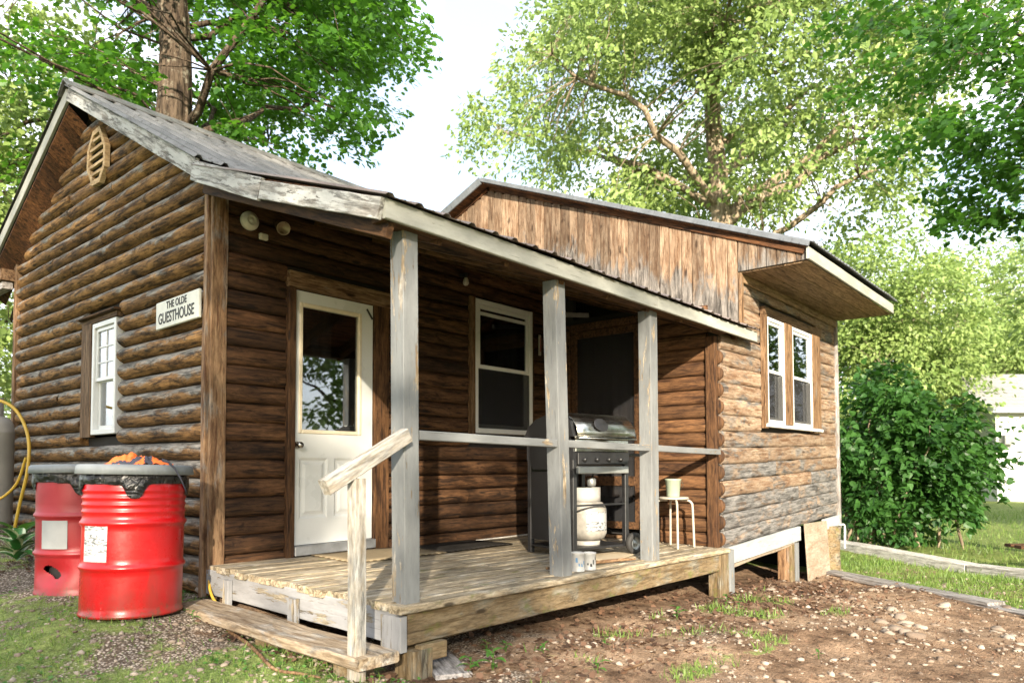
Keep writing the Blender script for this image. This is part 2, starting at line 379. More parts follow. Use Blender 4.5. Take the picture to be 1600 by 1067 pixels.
def drum_mat(name, c1, c2, rough):
    m, nt = newmat(name); tc = nd(nt, 'ShaderNodeTexCoord')
    n = nd(nt, 'ShaderNodeTexNoise', {'Vector': tc.outputs['Object'], 'Scale': 3.0, 'Detail': 8.0, 'Roughness': .7}).outputs['Fac']
    n2 = nd(nt, 'ShaderNodeTexNoise', {'Vector': tc.outputs['Object'], 'Scale': 14.0, 'Detail': 8.0, 'Roughness': .75}).outputs['Fac']
    c = mixc(nt, smap(nt, n, .35, .7), c1, c2)
    sep = nd(nt, 'ShaderNodeSeparateXYZ', {0: tc.outputs['Object']})
    low = smap(nt, sep.outputs[2], 0, .16, .20, 0)
    c = mixc(nt, smap(nt, math_(nt, 'ADD', n2, low), .66, .76, 0, .85), c, (.11, .045, .025))
    vs_ = nd(nt, 'ShaderNodeVectorMath', {0: tc.outputs['Object'], 1: (9, 9, 2.2)}, operation='MULTIPLY').outputs[0]
    sc_ = nd(nt, 'ShaderNodeTexNoise', {'Vector': vs_, 'Scale': 4.0, 'Detail': 9.0, 'Roughness': .8}).outputs['Fac']
    c = mixc(nt, smap(nt, sc_, .655, .69, 0, .7), c, (.50, .26, .22))
    dn = nd(nt, 'ShaderNodeTexNoise', {'Vector': vs_, 'Scale': 1.3, 'Detail': 9.0, 'Roughness': .7}).outputs['Fac']
    dz = smap(nt, sep.outputs[2], 0, .5, .22, 0)
    c = mixc(nt, smap(nt, math_(nt, 'ADD', dn, dz), .60, .85, 0, .45), c, (.09, .03, .02))
    outp(nt, principled(nt, c, smap(nt, n, .3, .7, rough-.06, rough+.14), 0, .5, n, .12, .02)); return m
M_drum1 = drum_mat('drum_red', (.335, .004, .006), (.25, .003, .004), .27)
M_drum2 = drum_mat('drum_faded_red', (.26, .007, .012), (.27, .018, .026), .42)
M_lid = plain('lid_grey_plastic', (.17, .185, .195), .5, var=.12)
def bag_mat():
    m, nt = newmat('bin_bag'); tc = nd(nt, 'ShaderNodeTexCoord')
    n = nd(nt, 'ShaderNodeTexNoise', {'Vector': tc.outputs['Object'], 'Scale': 16.0, 'Detail': 5.0, 'Distortion': 1.2}).outputs['Fac']
    outp(nt, principled(nt, (.008, .008, .009), .2, 0, .5, n, .9, .03)); return m
M_bag = bag_mat()
def label_mat():
    m, nt = newmat('printed_label'); tc = nd(nt, 'ShaderNodeTexCoord')
    sep = nd(nt, 'ShaderNodeSeparateXYZ', {0: tc.outputs['Object']})
    a = nd(nt, 'ShaderNodeTexNoise', {'Vector': nd(nt, 'ShaderNodeVectorMath', {0: tc.outputs['Object'], 1: (40, 40, 110)}, operation='MULTIPLY').outputs[0], 'Scale': 1.0, 'Detail': 2.0}).outputs['Fac']
    b = nd(nt, 'ShaderNodeTexNoise', {'Vector': nd(nt, 'ShaderNodeVectorMath', {0: tc.outputs['Object'], 1: (1, 1, 34)}, operation='MULTIPLY').outputs[0], 'Scale': 1.0, 'Detail': 0.0}).outputs['Fac']
    ln = math_(nt, 'MULTIPLY', smap(nt, a, .50, .56), smap(nt, b, .48, .55))
    outp(nt, principled(nt, mixc(nt, math_(nt, 'MULTIPLY', ln, .9), (.30, .305, .305), (.05, .055, .06)), .5)); return m
M_label = label_mat()
M_paper = plain('blank_label', (.30, .305, .305), .55, var=.06)
M_orange = plain('vest_orange', (.72, .13, .02), .7, var=.15)
M_navy = plain('vest_dark', (.03, .03, .045), .7)
M_hose = plain('hose_yellow', (.48, .30, .03), .4, var=.1)
M_tank = plain('tank_white', (.30, .29, .27), .45, var=.12, scale=5)
M_tankd = plain('tank_dirty', (.225, .21, .185), .55, var=.45, scale=9)
M_can = plain('can_white', (.40, .40, .39), .4, var=.2)
M_stoolm = plain('stool_white', (.34, .31, .26), .4, var=.15)
M_bucket = plain('bucket_green', (.28, .33, .25), .45, var=.08)
M_blue = plain('print_blue', (.10, .22, .38), .5)
M_mat = None
def mat_weave(name, a, b):
    m, nt = newmat(name); tc = nd(nt, 'ShaderNodeTexCoord')
    wv = nd(nt, 'ShaderNodeTexWave', {'Vector': tc.outputs['Object'], 'Scale': 9.0, 'Distortion': .4}, wave_type='BANDS', bands_direction='DIAGONAL').outputs['Fac']
    n = nd(nt, 'ShaderNodeTexNoise', {'Vector': tc.outputs['Object'], 'Scale': 30.0, 'Detail': 5.0}).outputs['Fac']
    f = math_(nt, 'ADD', math_(nt, 'MULTIPLY', wv, .6), math_(nt, 'MULTIPLY', n, .4))
    outp(nt, principled(nt, mixc(nt, smap(nt, f, .4, .62), a, b), .9, 0, .1, f, .5, .004)); return m
M_mat = mat_weave('door_mat_tan', (.13, .10, .06), (.30, .24, .155))
M_matb = mat_weave('door_mat_black', (.014, .013, .012), (.04, .036, .032))
def leaf_mat(name, dark, light, trans, tfac=.45, rough=.45):
    m, nt = newmat(name)
    at = nd(nt, 'ShaderNodeAttribute', attribute_name='rnd')
    c = mixc(nt, at.outputs['Fac'], dark, light)
    t = mixc(nt, at.outputs['Fac'], tuple(x*.75 for x in trans), trans)
    p = nd(nt, 'ShaderNodeBsdfPrincipled', {'Base Color': c, 'Roughness': rough, 'Specular IOR Level': .35})
    tl = nd(nt, 'ShaderNodeBsdfTranslucent', {'Color': t})
    mx = nd(nt, 'ShaderNodeMixShader', {0: tfac, 1: p.outputs[0], 2: tl.outputs[0]}); outp(nt, mx.outputs[0]); return m
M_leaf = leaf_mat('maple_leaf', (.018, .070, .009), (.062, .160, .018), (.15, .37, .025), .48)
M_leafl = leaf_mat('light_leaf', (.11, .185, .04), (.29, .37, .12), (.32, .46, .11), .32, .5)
M_leafd = leaf_mat('dark_maple_leaf', (.016, .060, .009), (.048, .130, .018), (.11, .29, .025), .45)  # dark leaf green, deepened to stand in for shade on the upper-right maple
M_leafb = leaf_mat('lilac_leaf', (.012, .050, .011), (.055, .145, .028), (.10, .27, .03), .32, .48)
M_grass = leaf_mat('grass_blade', (.060, .13, .02), (.20, .28, .07), (.24, .36, .06), .35, .5)
M_weed = leaf_mat('weed_leaf', (.04, .12, .02), (.09, .21, .04), (.14, .32, .04), .35, .4)
M_litter = leaf_mat('dry_leaf', (.035, .018, .010), (.17, .095, .058), (.16, .07, .04), .12, .75)
def hosta_mat():
    m, nt = newmat('hosta_leaf'); tc = nd(nt, 'ShaderNodeTexCoord'); sep = nd(nt, 'ShaderNodeSeparateXYZ', {0: tc.outputs['Generated']})
    d = math_(nt, 'ABSOLUTE', math_(nt, 'SUBTRACT', sep.outputs[1], .5))
    n = nd(nt, 'ShaderNodeTexNoise', {'Vector': tc.outputs['Generated'], 'Scale': 9.0}).outputs['Fac']
    e = math_(nt, 'ADD', d, math_(nt, 'MULTIPLY', n, .1))
    outp(nt, principled(nt, mixc(nt, smap(nt, e, .30, .36), (.03, .13, .025), (.42, .48, .30)), .4)); return m
M_hosta = hosta_mat()
def bark(name, a, b, lich):
    m, nt = newmat(name); tc = nd(nt, 'ShaderNodeTexCoord')
    v = nd(nt, 'ShaderNodeVectorMath', {0: tc.outputs['Object'], 1: (11, 11, 1.5)}, operation='MULTIPLY').outputs[0]
    n = nd(nt, 'ShaderNodeTexNoise', {'Vector': v, 'Scale': 1.6, 'Detail': 7.0, 'Roughness': .65, 'Distortion': .5}).outputs['Fac']
    l = nd(nt, 'ShaderNodeTexNoise', {'Vector': tc.outputs['Object'], 'Scale': 7.0, 'Detail': 6.0, 'Roughness': .7}).outputs['Fac']
    c = mixc(nt, smap(nt, n, .36, .62), a, b); c = mixc(nt, smap(nt, l, .55, .66, 0, .7), c, lich)
    outp(nt, principled(nt, c, .9, 0, .15, n, 1.0, .05)); return m
M_bark = bark('bark', (.016, .011, .008), (.11, .080, .056), (.22, .20, .155))
M_barkl = bark('bark_light', (.12, .09, .06), (.34, .27, .19), (.40, .36, .28))
def ground_mat():
    m, nt = newmat('ground_soil'); tc = nd(nt, 'ShaderNodeTexCoord')
    P = tc.outputs['Object']
    def noi(s, d=7.0, r=.62): return nd(nt, 'ShaderNodeTexNoise', {'Vector': P, 'Scale': s, 'Detail': d, 'Roughness': r}).outputs['Fac']
    n1 = noi(1.1); n2 = noi(7.0); n3 = noi(45.0, 4.0)
    dirt = mixc(nt, smap(nt, n2, .35, .68), (.070, .040, .023), (.26, .168, .105))
    dirt = mixc(nt, smap(nt, n1, .45, .68), dirt, (.38, .265, .175))
    v = nd(nt, 'ShaderNodeTexVoronoi', {'Vector': P, 'Scale': 62.0}, feature='F1')
    vc = nd(nt, 'ShaderNodeSeparateColor', {0: v.outputs['Color']})
    peb = mixc(nt, vc.outputs[0], (.24, .185, .135), (.60, .525, .44))
    peb = mixc(nt, smap(nt, v.outputs['Distance'], .25, .55), peb, (.10, .075, .055))
    ga = nd(nt, 'ShaderNodeAttribute', attribute_name='gravel').outputs['Fac']
    gr = nd(nt, 'ShaderNodeAttribute', attribute_name='grass').outputs['Fac']
    gm = smap(nt, math_(nt, 'ADD', ga, math_(nt, 'MULTIPLY', math_(nt, 'SUBTRACT', n2, .5), 1.1)), .4, .6)
    c = mixc(nt, gm, dirt, peb)
    gcol = mixc(nt, smap(nt, n2, .35, .65), (.075, .13, .022), (.20, .25, .07))
    c = mixc(nt, smap(nt, math_(nt, 'ADD', gr, math_(nt, 'MULTIPLY', math_(nt, 'SUBTRACT', n2, .5), 1.4)), .45, .65, 0, .9), c, gcol)
    n5 = noi(150.0, 5.0, .75); n6 = noi(22.0, 6.0, .7)
    c = nd(nt, 'ShaderNodeVectorMath', {0: c, 3: smap(nt, math_(nt, 'ADD', math_(nt, 'MULTIPLY', n5, .6), math_(nt, 'MULTIPLY', n6, .4)), .34, .66, .30, 1.65)}, operation='SCALE').outputs[0]
    h = math_(nt, 'ADD', math_(nt, 'MULTIPLY', n3, .5), math_(nt, 'ADD', math_(nt, 'MULTIPLY', n5, .35), math_(nt, 'MULTIPLY', v.outputs['Distance'], -.5)))
    outp(nt, principled(nt, c, .95, 0, .15, h, .8, .02)); return m
M_ground = ground_mat()
def stone_mat():
    m, nt = newmat('stone'); tc = nd(nt, 'ShaderNodeTexCoord'); at = nd(nt, 'ShaderNodeAttribute', attribute_name='rnd'); oi = nd(nt, 'ShaderNodeObjectInfo')
    n = nd(nt, 'ShaderNodeTexNoise', {'Vector': tc.outputs['Object'], 'Scale': 20.0, 'Detail': 6.0}).outputs['Fac']
    f = math_(nt, 'FRACT', math_(nt, 'ADD', at.outputs['Fac'], oi.outputs['Random']))
    c = mixc(nt, f, (.12, .084, .060), (.36, .305, .25)); c = mixc(nt, smap(nt, n, .35, .7, 0, .5), c, (.17, .13, .10))
    outp(nt, principled(nt, c, .85, 0, .25, n, .3, .01)); return m
M_stone = stone_mat()
# ------------------------------------------------------------------ ground
ANCH = np.array([(-.65,-.25,-.26),(-.6,.9,-.24),(-.5,2.5,-.17),(-.3,4.2,-.02),(.1,.05,-.30),(.07,-2.05,-.50),(-.25,-1.2,-.40),(-.3,-2.1,-.42),(-1.3,-1.2,-.42),(-1.5,.3,-.36),
  (2,-2.1,-.52),(4.08,-2.1,-.58),(5.0,-2.15,-.63),(6.17,-2.05,-.72),(7.6,-2.05,-.76),(9,-3,-.79),(14,-3,-.85),(25,0,-.9),(40,0,-1.0),(-1,-3,-.50),(2,-4,-.60),(5,-4.5,-.70),(-2.5,-5,-.50),(-3,1,-.35),(-6,5,-.1),(0,8,.05),
  (.6,-1,-.48),(2.5,-1,-.52),(5.5,-1,-.68),(7,.5,-.7),(12,4,-.8),(-8,-8,-.5),(6,-12,-.75),(-20,10,-.2),(5,30,-.4)])
def gz0(x, y):
    d2 = (ANCH[:, 0]-x)**2+(ANCH[:, 1]-y)**2+.03
    wgt = d2**-1.6; return float((wgt*ANCH[:, 2]).sum()/wgt.sum())
def seg_side(x, y, a, b):   # signed distance to line a->b (left positive)
    dx, dy = b[0]-a[0], b[1]-a[1]; l = math.hypot(dx, dy); return (dx*(y-a[1])-dy*(x-a[0]))/l
CURB_A, CURB_B = (10.35, -1.1), (7.5, -4.9)
PLK_A, PLK_B = (6.95, -2.1), (5.3, -4.4)
def fields(x, y):
    n = mnoise.noise(Vector((x*.9, y*.9, 3))); n2 = mnoise.noise(Vector((x*2.7, y*2.7, 8)))
    grass = 0.0
    if x > 4.0:
        s1 = seg_side(x, y, CURB_A, CURB_B); s2 = seg_side(x, y, PLK_A, PLK_B)
        if s1 > 0: grass = 1.0
        elif s2 > .02: grass = .72+.3*n
        elif y > -3.2 and x > 7: grass = .8
    elif x < 0.1:
        grass = .72+.75*n+.25*n2 - max(0, (x+.35))*1.2 - (.25 if y > 1.6 and x > -1.1 else 0)
        if x < -8 or y > 8: grass = .9
    if -3.2 < y < -2.2 and .3 < x < 4.4: grass = max(grass, .26+.6*n2)
    if y < -9 and x < 8: grass = max(grass, .6+.4*n)
    gravel = .25+.6*n
    if y < -2.4 and x < 2.6: gravel = .66-.24*x+.55*n
    if x < 0: gravel = .86+.40*n
    if x > 2.6: gravel = .05+.55*n2
    return grass, gravel
def axis_pts(lo, hi, step, far):
    a = list(np.arange(lo, hi+1e-6, step)); s = step; x = hi; r = []
    while x < far: s *= 1.28; x += s; r.append(x)
    s = step; x = lo; l = []
    while x > -far: s *= 1.28; x -= s; l.append(x)
    return l[::-1]+a+r
xs = axis_pts(-4.5, 11.0, .055, 400); ys = axis_pts(-6.0, 4.5, .055, 400)
def gz(x, y, micro=True):
    z = gz0(x, y)
    if micro:
        inn = -5 < x < 12 and -7 < y < 5
        z += .030*mnoise.noise(Vector((x*1.3, y*1.3, 0)))
        if inn:
            z += .012*mnoise.noise(Vector((x*5, y*5, 2)))+.006*mnoise.noise(Vector((x*14, y*14, 5)))
            if x > 3.2 and y < -2.2: z += .018*mnoise.noise(Vector((x*3.2, y*3.2, 9)))
    return z
gv = []; ga = []; gg = []
for y in ys:
    for x in xs:
        gv.append((x, y, gz(x, y))); a, b = fields(x, y); gg.append(a); ga.append(b)
nx = len(xs)
gf = [(j*nx+i, j*nx+i+1, (j+1)*nx+i+1, (j+1)*nx+i) for j in range(len(ys)-1) for i in range(nx-1)]
me = bpy.data.meshes.new('ground'); me.from_pydata(gv, [], gf); me.materials.append(M_ground)
me.polygons.foreach_set('use_smooth', [True]*len(gf))
for nm, arr in (('grass', gg), ('gravel', ga)):
    at = me.attributes.new(nm, 'FLOAT', 'POINT'); at.data.foreach_set('value', np.array(arr, dtype=np.float32))
ground = bpy.data.objects.new('ground', me); link(ground); ground['kind'] = 'structure'

# ------------------------------------------------------------------ the cabin
cabin = thing('cabin', 'weathered log cabin with an open front porch and a boarded annex at its right end', 'cabin', (0, 0, -.3))
LS = .1393; L0 = .9615                           # log course height and one joint level
D = 4.45; APY = 2.43; RS = .548                 # wall depth, ridge y, roof slope
def rake_z(y): return 4.179-RS*abs(y-2.441)     # top of main rake fascia
def core(name, boxes, mat=None, parent=cabin):
    mb = MB()
    for b in boxes: mb.box(*b)
    return mb.build(name, mat or M_core, parent)
def gaps(a, b, holes, z0, z1):
    """split a..b by the holes (h0,h1,hz0,hz1) that the course z0..z1 meets"""
    seg = [(a, b)]
    for (h0, h1, hz0, hz1) in holes:
        if z1-.02 > hz0 and z0+.02 < hz1:
            n = []
            for (s, e) in seg:
                if e <= h0 or s >= h1: n.append((s, e)); continue
                if s < h0: n.append((s, h0))
                if e > h1: n.append((h1, e))
            seg = n
    return [(s, e) for s, e in seg if e-s > .03]
def split(seg, maxl, p):
    out = []
    for (s, e) in seg:
        while e-s > maxl and random.random() < p:
            c = s+(e-s)*random.uniform(.3, .7); out.append((s, c-.003)); s = c+.003
        out.append((s, e))
    return out
# --- gable wall (x = 0)
GH = [(1.58, 2.43, .90, 1.985)]
gw = core('gable_wall', [((.03, 0, -.3), (.09, 1.60, 2.78)), ((.03, 2.42, -.3), (.09, D, 2.78)), ((.03, 1.60, -.3), (.09, 2.42, .90)), ((.03, 1.60, 1.97), (.09, 2.42, 2.78))])
mb = MB(); mb.prism([(-.05, 2.70), (D+.05, 2.70), (D+.05, 2.95), (2.44, 4.10), (-.05, 2.72)], .031, .088)
mb.build('gable_sheathing', M_core, cabin)
zb = L0-9*LS
for k in range(34):
    z0 = zb+k*LS; zc = z0+LS/2
    if zc > 3.98: break
    a, b = .062, D-.03
    if zc > 2.50:
        lim = (4.10-zc-.02)/RS
        a = max(a, 2.441-lim); b = min(b, 2.441+lim-.0)
        if zc > 2.85: b = min(b, 2.441+(4.04-.10-zc)/.4907)
    if b-a < .15: break
    for (s, e) in split(gaps(a, b, GH, z0, z0+LS), 1.8, .45):
        vz = random.uniform(-.003, .003); log('log', (0, s, zc+vz), (0, e, zc+vz+random.uniform(-.003, .003)), (-1, 0, 0), LS*random.uniform(.95, 1.0), .052*random.uniform(.82, 1.15), M_gable, gw, jit=.004)
beam('corner_post', (-.012, .036, -.29), (-.012, .030, 2.70), .088, .056, M_corner, cabin, up=(0, 1, 0), jit=.003)
beam('corner_post', (.027, -.015, -.12), (.027, -.015, 2.68), .120, .033, M_corner, cabin, up=(0, 1, 0), jit=.003)
beam('corner_post', (-.02, D+.01, -.2), (-.02, D+.01, 2.9), .08, .08, M_trimw, cabin, up=(0, 1, 0))
# gable window
gwin = bpy.data.objects.new('window', None); link(gwin, cabin, Matrix.Translation((0, 1.9, .92)))
def wpart(name, boxes, mat, par, ch=.004):
    mb = MB()
    for b in boxes: mb.cbox(*b, c=ch)
    return mb.build(name, mat, par)
def frame_boxes(x0, x1, u0, u1, z0, z1, t, plane='x'):
    """four non-overlapping bars; plane x: u=y ; plane y: u=x"""
    def B(a0, a1, c0, c1):
        return ((x0, a0, c0), (x1, a1, c1)) if plane == 'x' else ((a0, x0, c0), (a1, x1, c1))
    return [B(u0, u0+t, z0, z1), B(u1-t, u1, z0, z1), B(u0+t, u1-t, z0, z0+t), B(u0+t, u1-t, z1-t, z1)]
wpart('frame', frame_boxes(-.048, .03, 1.635, 2.172, .92, 1.93, .045), M_white, gwin)
wpart('upper_sash', frame_boxes(-.030, -.002, 1.682, 2.125, 1.40, 1.883, .034)+[((-.026, 1.896, 1.436), (-.006, 1.910, 1.847))]+[((-.025, 1.718, z), (-.007, 1.894, z+.014)) for z in (1.56, 1.70)]+[((-.025, 1.912, z), (-.007, 2.089, z+.014)) for z in (1.56, 1.70)], M_white, gwin, .003)
wpart('lower_sash', frame_boxes(-.002, .024, 1.682, 2.125, .967, 1.425, .034), M_white, gwin, .003)
wpart('pane', [((-.017, 1.71, 1.43), (-.013, 2.095, 1.855))], M_glass, gwin, .001)
wpart('pane', [((.009, 1.71, .995), (.013, 2.095, 1.395))], M_glass, gwin, .001)
def curtain(name, fn, u0, u1, z0, z1, mat, par, amp=.012, per=.07, ax='x'):
    rows = []
    for j in range(5):
        z = z0+(z1-z0)*j/4
        rows.append([((fn+amp*math.sin(u*6.28/per+j*.3), u, z) if ax == 'x' else (u, fn+amp*math.sin(u*6.28/per+j*.3), z)) for u in np.linspace(u0, u1, 40)])
    mb = MB(); mb.sheet(rows); return mb.build(name, mat, par)
curtain('curtain', .14, 1.66, 2.15, .95, 1.9, M_curtain, gwin)
beam('side_casing', (-.03, 2.298, .90), (-.03, 2.298, 1.95), .05, .235, M_trimw, gwin, up=(0, 1, 0))
beam('head_casing', (-.03, 1.60, 1.958), (-.03, 2.42, 1.958), .05, .045, M_trimw, gwin)
beam('drip_cap', (-.055, 1.56, 1.992), (-.055, 2.44, 1.992), .085, .016, M_trimd, gwin)
# gable vent
vent = bpy.data.objects.new('gable_vent', None); link(vent, cabin, Matrix.Translation((-.05, 2.05, 3.45)))
VO = [(1.97, 3.705), (1.79, 3.50), (1.80, 3.30), (1.945, 3.185), (2.16, 3.19), (2.335, 3.38), (2.325, 3.55), (2.17, 3.70)]
vc = (2.06, 3.445); vo = [(vc[0]+(a-vc[0])*.80, b) for a, b in VO]; vi = [(vc[0]+(a-vc[0])*.80, vc[1]+(b-vc[1])*.82) for a, b in vo]
mb = MB(); n = len(vo)
vv = [(-.088, *p) for p in vo]+[(-.088, *p) for p in vi]+[(-.045, *p) for p in vo]+[(-.045, *p) for p in vi]
ff = []
for i in range(n):
    j = (i+1) % n
    ff += [(i, j, n+j, n+i), (i, 2*n+i, 2*n+j, j), (n+i, n+j, 3*n+j, 3*n+i)]
mb.add(vv, ff); mb.build('frame', M_vent, vent)
mb = MB(); mb.prism(vi, -.052, -.047); mb.build('backing', M_dark, vent)
for k in range(6):
    z = 3.22+k*.078; hw = [.10, .148, .16, .16, .148, .10][k]
    cy = vc[0]+[.04, .02, .0, 0, -.0, -.01][k]
    beam('slat', (-.072, cy-hw, z), (-.072, cy+hw, z), .026, .028, M_vent, vent, c=.002)
# --- rake fascia / roof of the main cabin
def rake_board(name, y0, z0, y1, z1, w, mat, x=-.20, t=.028, jit=.002):
    return beam(name, (x, y0, z0), (x, y1, z1), t, w, mat, cabin, up=(0, 0, 1), jit=jit, nseg=8, c=.003)
# perpendicular width so that vertical height is as measured
rake_board('rake_fascia', 2.438, 4.107, -.105, 2.712, .126, M_fasc)
rake_board('rake_fascia', 2.444, 4.107, 5.0, 2.860, .118, M_fascw)
rake_board('porch_rake_fascia', -.095, 2.690, -.98, 2.330, .140, M_fasc, x=-.206)
rake_board('porch_rake_fascia', -.984, 2.3285, -2.128, 1.942, .112, M_fasc, x=-.206)
beam('rake_rafter', (-.12, -.1, 2.60), (-.12, -2.10, 1.865), .04, .10, M_trimd, cabin)
def corrug(name, p0, p1, x0, x1, pitch, amp, mat, par, th=.0, wide=True):
    """ribbed sheet between eave p0=(y,z) and ridge p1=(y,z), ribs run up the slope"""
    mb = MB(); n = max(1, int(round((x1-x0)/pitch)))
    sl = Vector((0, p1[0]-p0[0], p1[1]-p0[1])).normalized(); nr = Vector((1, 0, 0)).cross(sl)
    if nr.z < 0: nr = -nr
    prof = [(0, 0), (.10, 1), (.22, 1), (.32, 0), (.62, 0), (.66, .35), (.72, 0)]
    cols = [(x0+(i+a)*pitch, h*amp) for i in range(n) for a, h in prof if x0+(i+a)*pitch < x1]+[(x1, 0)]
    rows = []
    ns = 7
    for j in range(ns+1):
        t = j/ns; base = Vector((0, p0[0]+(p1[0]-p0[0])*t, p0[1]+(p1[1]-p0[1])*t))
        rows.append([base+Vector((x, 0, 0))+nr*(h+.006*mnoise.noise(Vector((x*2, t*4, p0[0])))) for x, h in cols])
    mb.sheet(rows, smooth=False)
    o = mb.build(name, mat, par); md = o.modifiers.new('thick', 'SOLIDIFY'); md.thickness = .0025; md.offset = 0
    return o
roof = core('main_roof', [], M_core) if False else None
mr = MB()
mr.prism([(-.10, 2.715), (2.44, 4.105), (5.0, 2.875), (5.0, 2.855), (2.44, 4.085), (-.10, 2.695)][::-1], -.186, 4.40)
mroof = mr.build('main_roof', M_core, cabin)
for i in range(5):
    xa = -.235+i*.925
    corrug('roof_panel', (-.16, 2.762+.004*(i % 2)), (2.46, 4.185+.004*(i % 2)), xa, min(xa+.95, 4.40), .19, .024, M_roof, mroof)
    corrug('roof_panel', (5.02, 2.93+.004*(i % 2)), (2.44, 4.187+.004*(i % 2)), xa, min(xa+.95, 4.40), .19, .024, M_roof, mroof)
mb = MB(); mb.prism([(2.30, 4.118), (2.44, 4.225), (2.58, 4.118), (2.585, 4.13), (2.44, 4.24), (2.295, 4.13)][::-1], -.25, 4.40); mb.build('ridge_cap', M_roof, mroof)
# soffit under the left rake: sheathing boards
for k in range(19):
    y0 = 2.46+k*.137; y1 = y0+.131
    za = lambda y: 4.036-.4907*(y-2.388)
    mb = MB(); q = [(-.188, y0, za(y0)-.012), (-.188, y1, za(y1)-.012), (.004, y1, za(y1)-.19), (.004, y0, za(y0)-.19)]
    dz = random.uniform(-.004, .004); q = [(p[0], p[1], p[2]+dz) for p in q]
    mb.add(q+[(p[0], p[1], p[2]+.02) for p in q], [(0, 1, 2, 3), (7, 6, 5, 4), (0, 4, 5, 1), (1, 5, 6, 2), (2, 6, 7, 3), (3, 7, 4, 0)])
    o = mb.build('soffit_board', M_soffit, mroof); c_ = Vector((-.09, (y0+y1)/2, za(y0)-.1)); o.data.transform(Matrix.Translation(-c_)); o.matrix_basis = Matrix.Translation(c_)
# boxed eave end at the far left corner
beam('eave_box', (-.10, D+.02, 2.775), (-.10, 5.4, 2.755), .19, .125, M_trimw, cabin)
beam('eave_trim', (-.12, D+.05, 2.66), (-.12, 5.4, 2.655), .10, .075, M_greyw, cabin)
# --- porch roof
PRS = (2.712-2.005)/(2.13-.10)
def porch_z(y): return 2.005+PRS*(y+2.13)
pr_ = MB(); pr_.prism([(-.08, porch_z(-.08)), (-2.12, porch_z(-2.12)), (-2.12, porch_z(-2.12)-.018), (-.08, porch_z(-.08)-.018)], -.19, 4.62)
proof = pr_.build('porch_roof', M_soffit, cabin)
for i in range(5):
    xa = -.225+i*.975
    corrug('roof_panel', (-2.185, porch_z(-2.185)+.014+.004*(i % 2)), (-.09, porch_z(-.09)+.016+.004*(i % 2)), xa, min(xa+1.0, 4.68), .20, .015, M_roofp, proof)
for k in range(8):
    xr = .25+k*.58
    beam('rafter', (xr, -.06, porch_z(-.06)-.085), (xr, -2.09, porch_z(-2.09)-.085), .045, .13, M_trimd, proof)
beam('porch_fascia', (-.19, -2.134, 1.947), (2.60, -2.134, 1.944), .026, .105, M_fascw, cabin, jit=.0015, nseg=8)
beam('porch_fascia', (2.604, -2.134, 1.944), (4.655, -2.134, 1.940), .026, .105, M_fascw, cabin, jit=.0015, nseg=8)
beam('porch_header', (-.17, -2.058, 1.955), (4.02, -2.058, 1.95), .10, .11, M_trimd, cabin)
beam('ceiling_strip', (3.55, -.52, 2.222), (4.02, -.50, 2.29), .03, .05, M_skirt, cabin)
# --- door wall (y = 0)
DH = [(.576, 1.60, -.5, 2.17), (2.62, 3.64, .93, 2.35)]
dw = core('porch_wall', [((.09, .03, -.3), (.62, .09, 2.75)), ((1.42, .03, -.3), (2.70, .09, 2.75)), ((3.60, .03, -.3), (4.2, .09, 2.75)), ((.62, .03, 2.03), (1.42, .09, 2.75)), ((2.70, .03, -.3), (3.60, .09, .97)), ((2.70, .03, 2.32), (3.60, .09, 2.75)), ((.62, .03, -.3), (1.42, .09, -.02))])
zb = L0-8*LS-.0
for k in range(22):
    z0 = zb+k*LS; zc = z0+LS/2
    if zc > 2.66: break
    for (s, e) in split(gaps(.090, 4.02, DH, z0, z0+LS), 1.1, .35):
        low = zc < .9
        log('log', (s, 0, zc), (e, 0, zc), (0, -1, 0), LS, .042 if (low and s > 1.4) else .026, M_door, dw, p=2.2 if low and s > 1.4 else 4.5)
# door
beam('door_casing', (.611, -.03, -.08), (.611, -.03, 2.03), .055, .064, M_trimd, cabin, up=(1, 0, 0))
beam('door_casing', (1.513, -.012, -.08), (1.513, -.012, 2.03), .05, .165, M_trimd, cabin, up=(1, 0, 0))
beam('door_casing', (.576, -.035, 2.102), (1.60, -.035, 2.092), .065, .125, M_trimw, cabin)
door = bpy.data.objects.new('entry_door', None); link(door, cabin, Matrix.Translation((.65, 0, 0)))
y0, y1 = -.022, .022
dx0, dx1 = .646, 1.419
gx0, gx1, gz0_, gz1 = .712, 1.278, .915, 1.915
mb = MB()
for b in [((dx0, y0, .017), (gx0-.012, y1, 2.027)), ((gx1+.012, y0, .017), (dx1, y1, 2.027)), ((gx0-.012, y0, gz1+.012), (gx1+.012, y1, 2.027)), ((gx0-.012, y0, .017), (gx1+.012, y1, .22)), ((gx0-.012, y0, .70), (gx1+.012, y1, gz0_-.012)), ((.965, y0, .22), (1.03, y1, .70))]: mb.box(*b)
for (a, b) in ((gx0-.012, .965), (1.03, gx1+.012)):       # recessed panels with raised field
    p0 = (a, b, .22, .70)
    rings = [(0, y0), (.018, y0+.010), (.034, y0+.010), (.058, y0+.002)]
    vs_ = []
    for (ins, yy) in rings: vs_ += [(a+ins, yy, .22+ins), (b-ins, yy, .22+ins), (b-ins, yy, .70-ins), (a+ins, yy, .70-ins)]
    fs_ = [(r*4+i, r*4+(i+1) % 4, r*4+4+(i+1) % 4, r*4+4+i) for r in range(3) for i in range(4)]+[(12, 13, 14, 15)]
    mb.add(vs_, fs_)
mb.build('door_leaf', M_doorw, door)
wpart('glazing_bead', frame_boxes(-.031, .02, gx0-.022, gx1+.022, gz0_-.022, gz1+.022, .032, 'y'), M_cream, door, .006)
wpart('pane', [((gx0, -.006, gz0_), (gx1, -.001, gz1))], M_glass, door, .001)
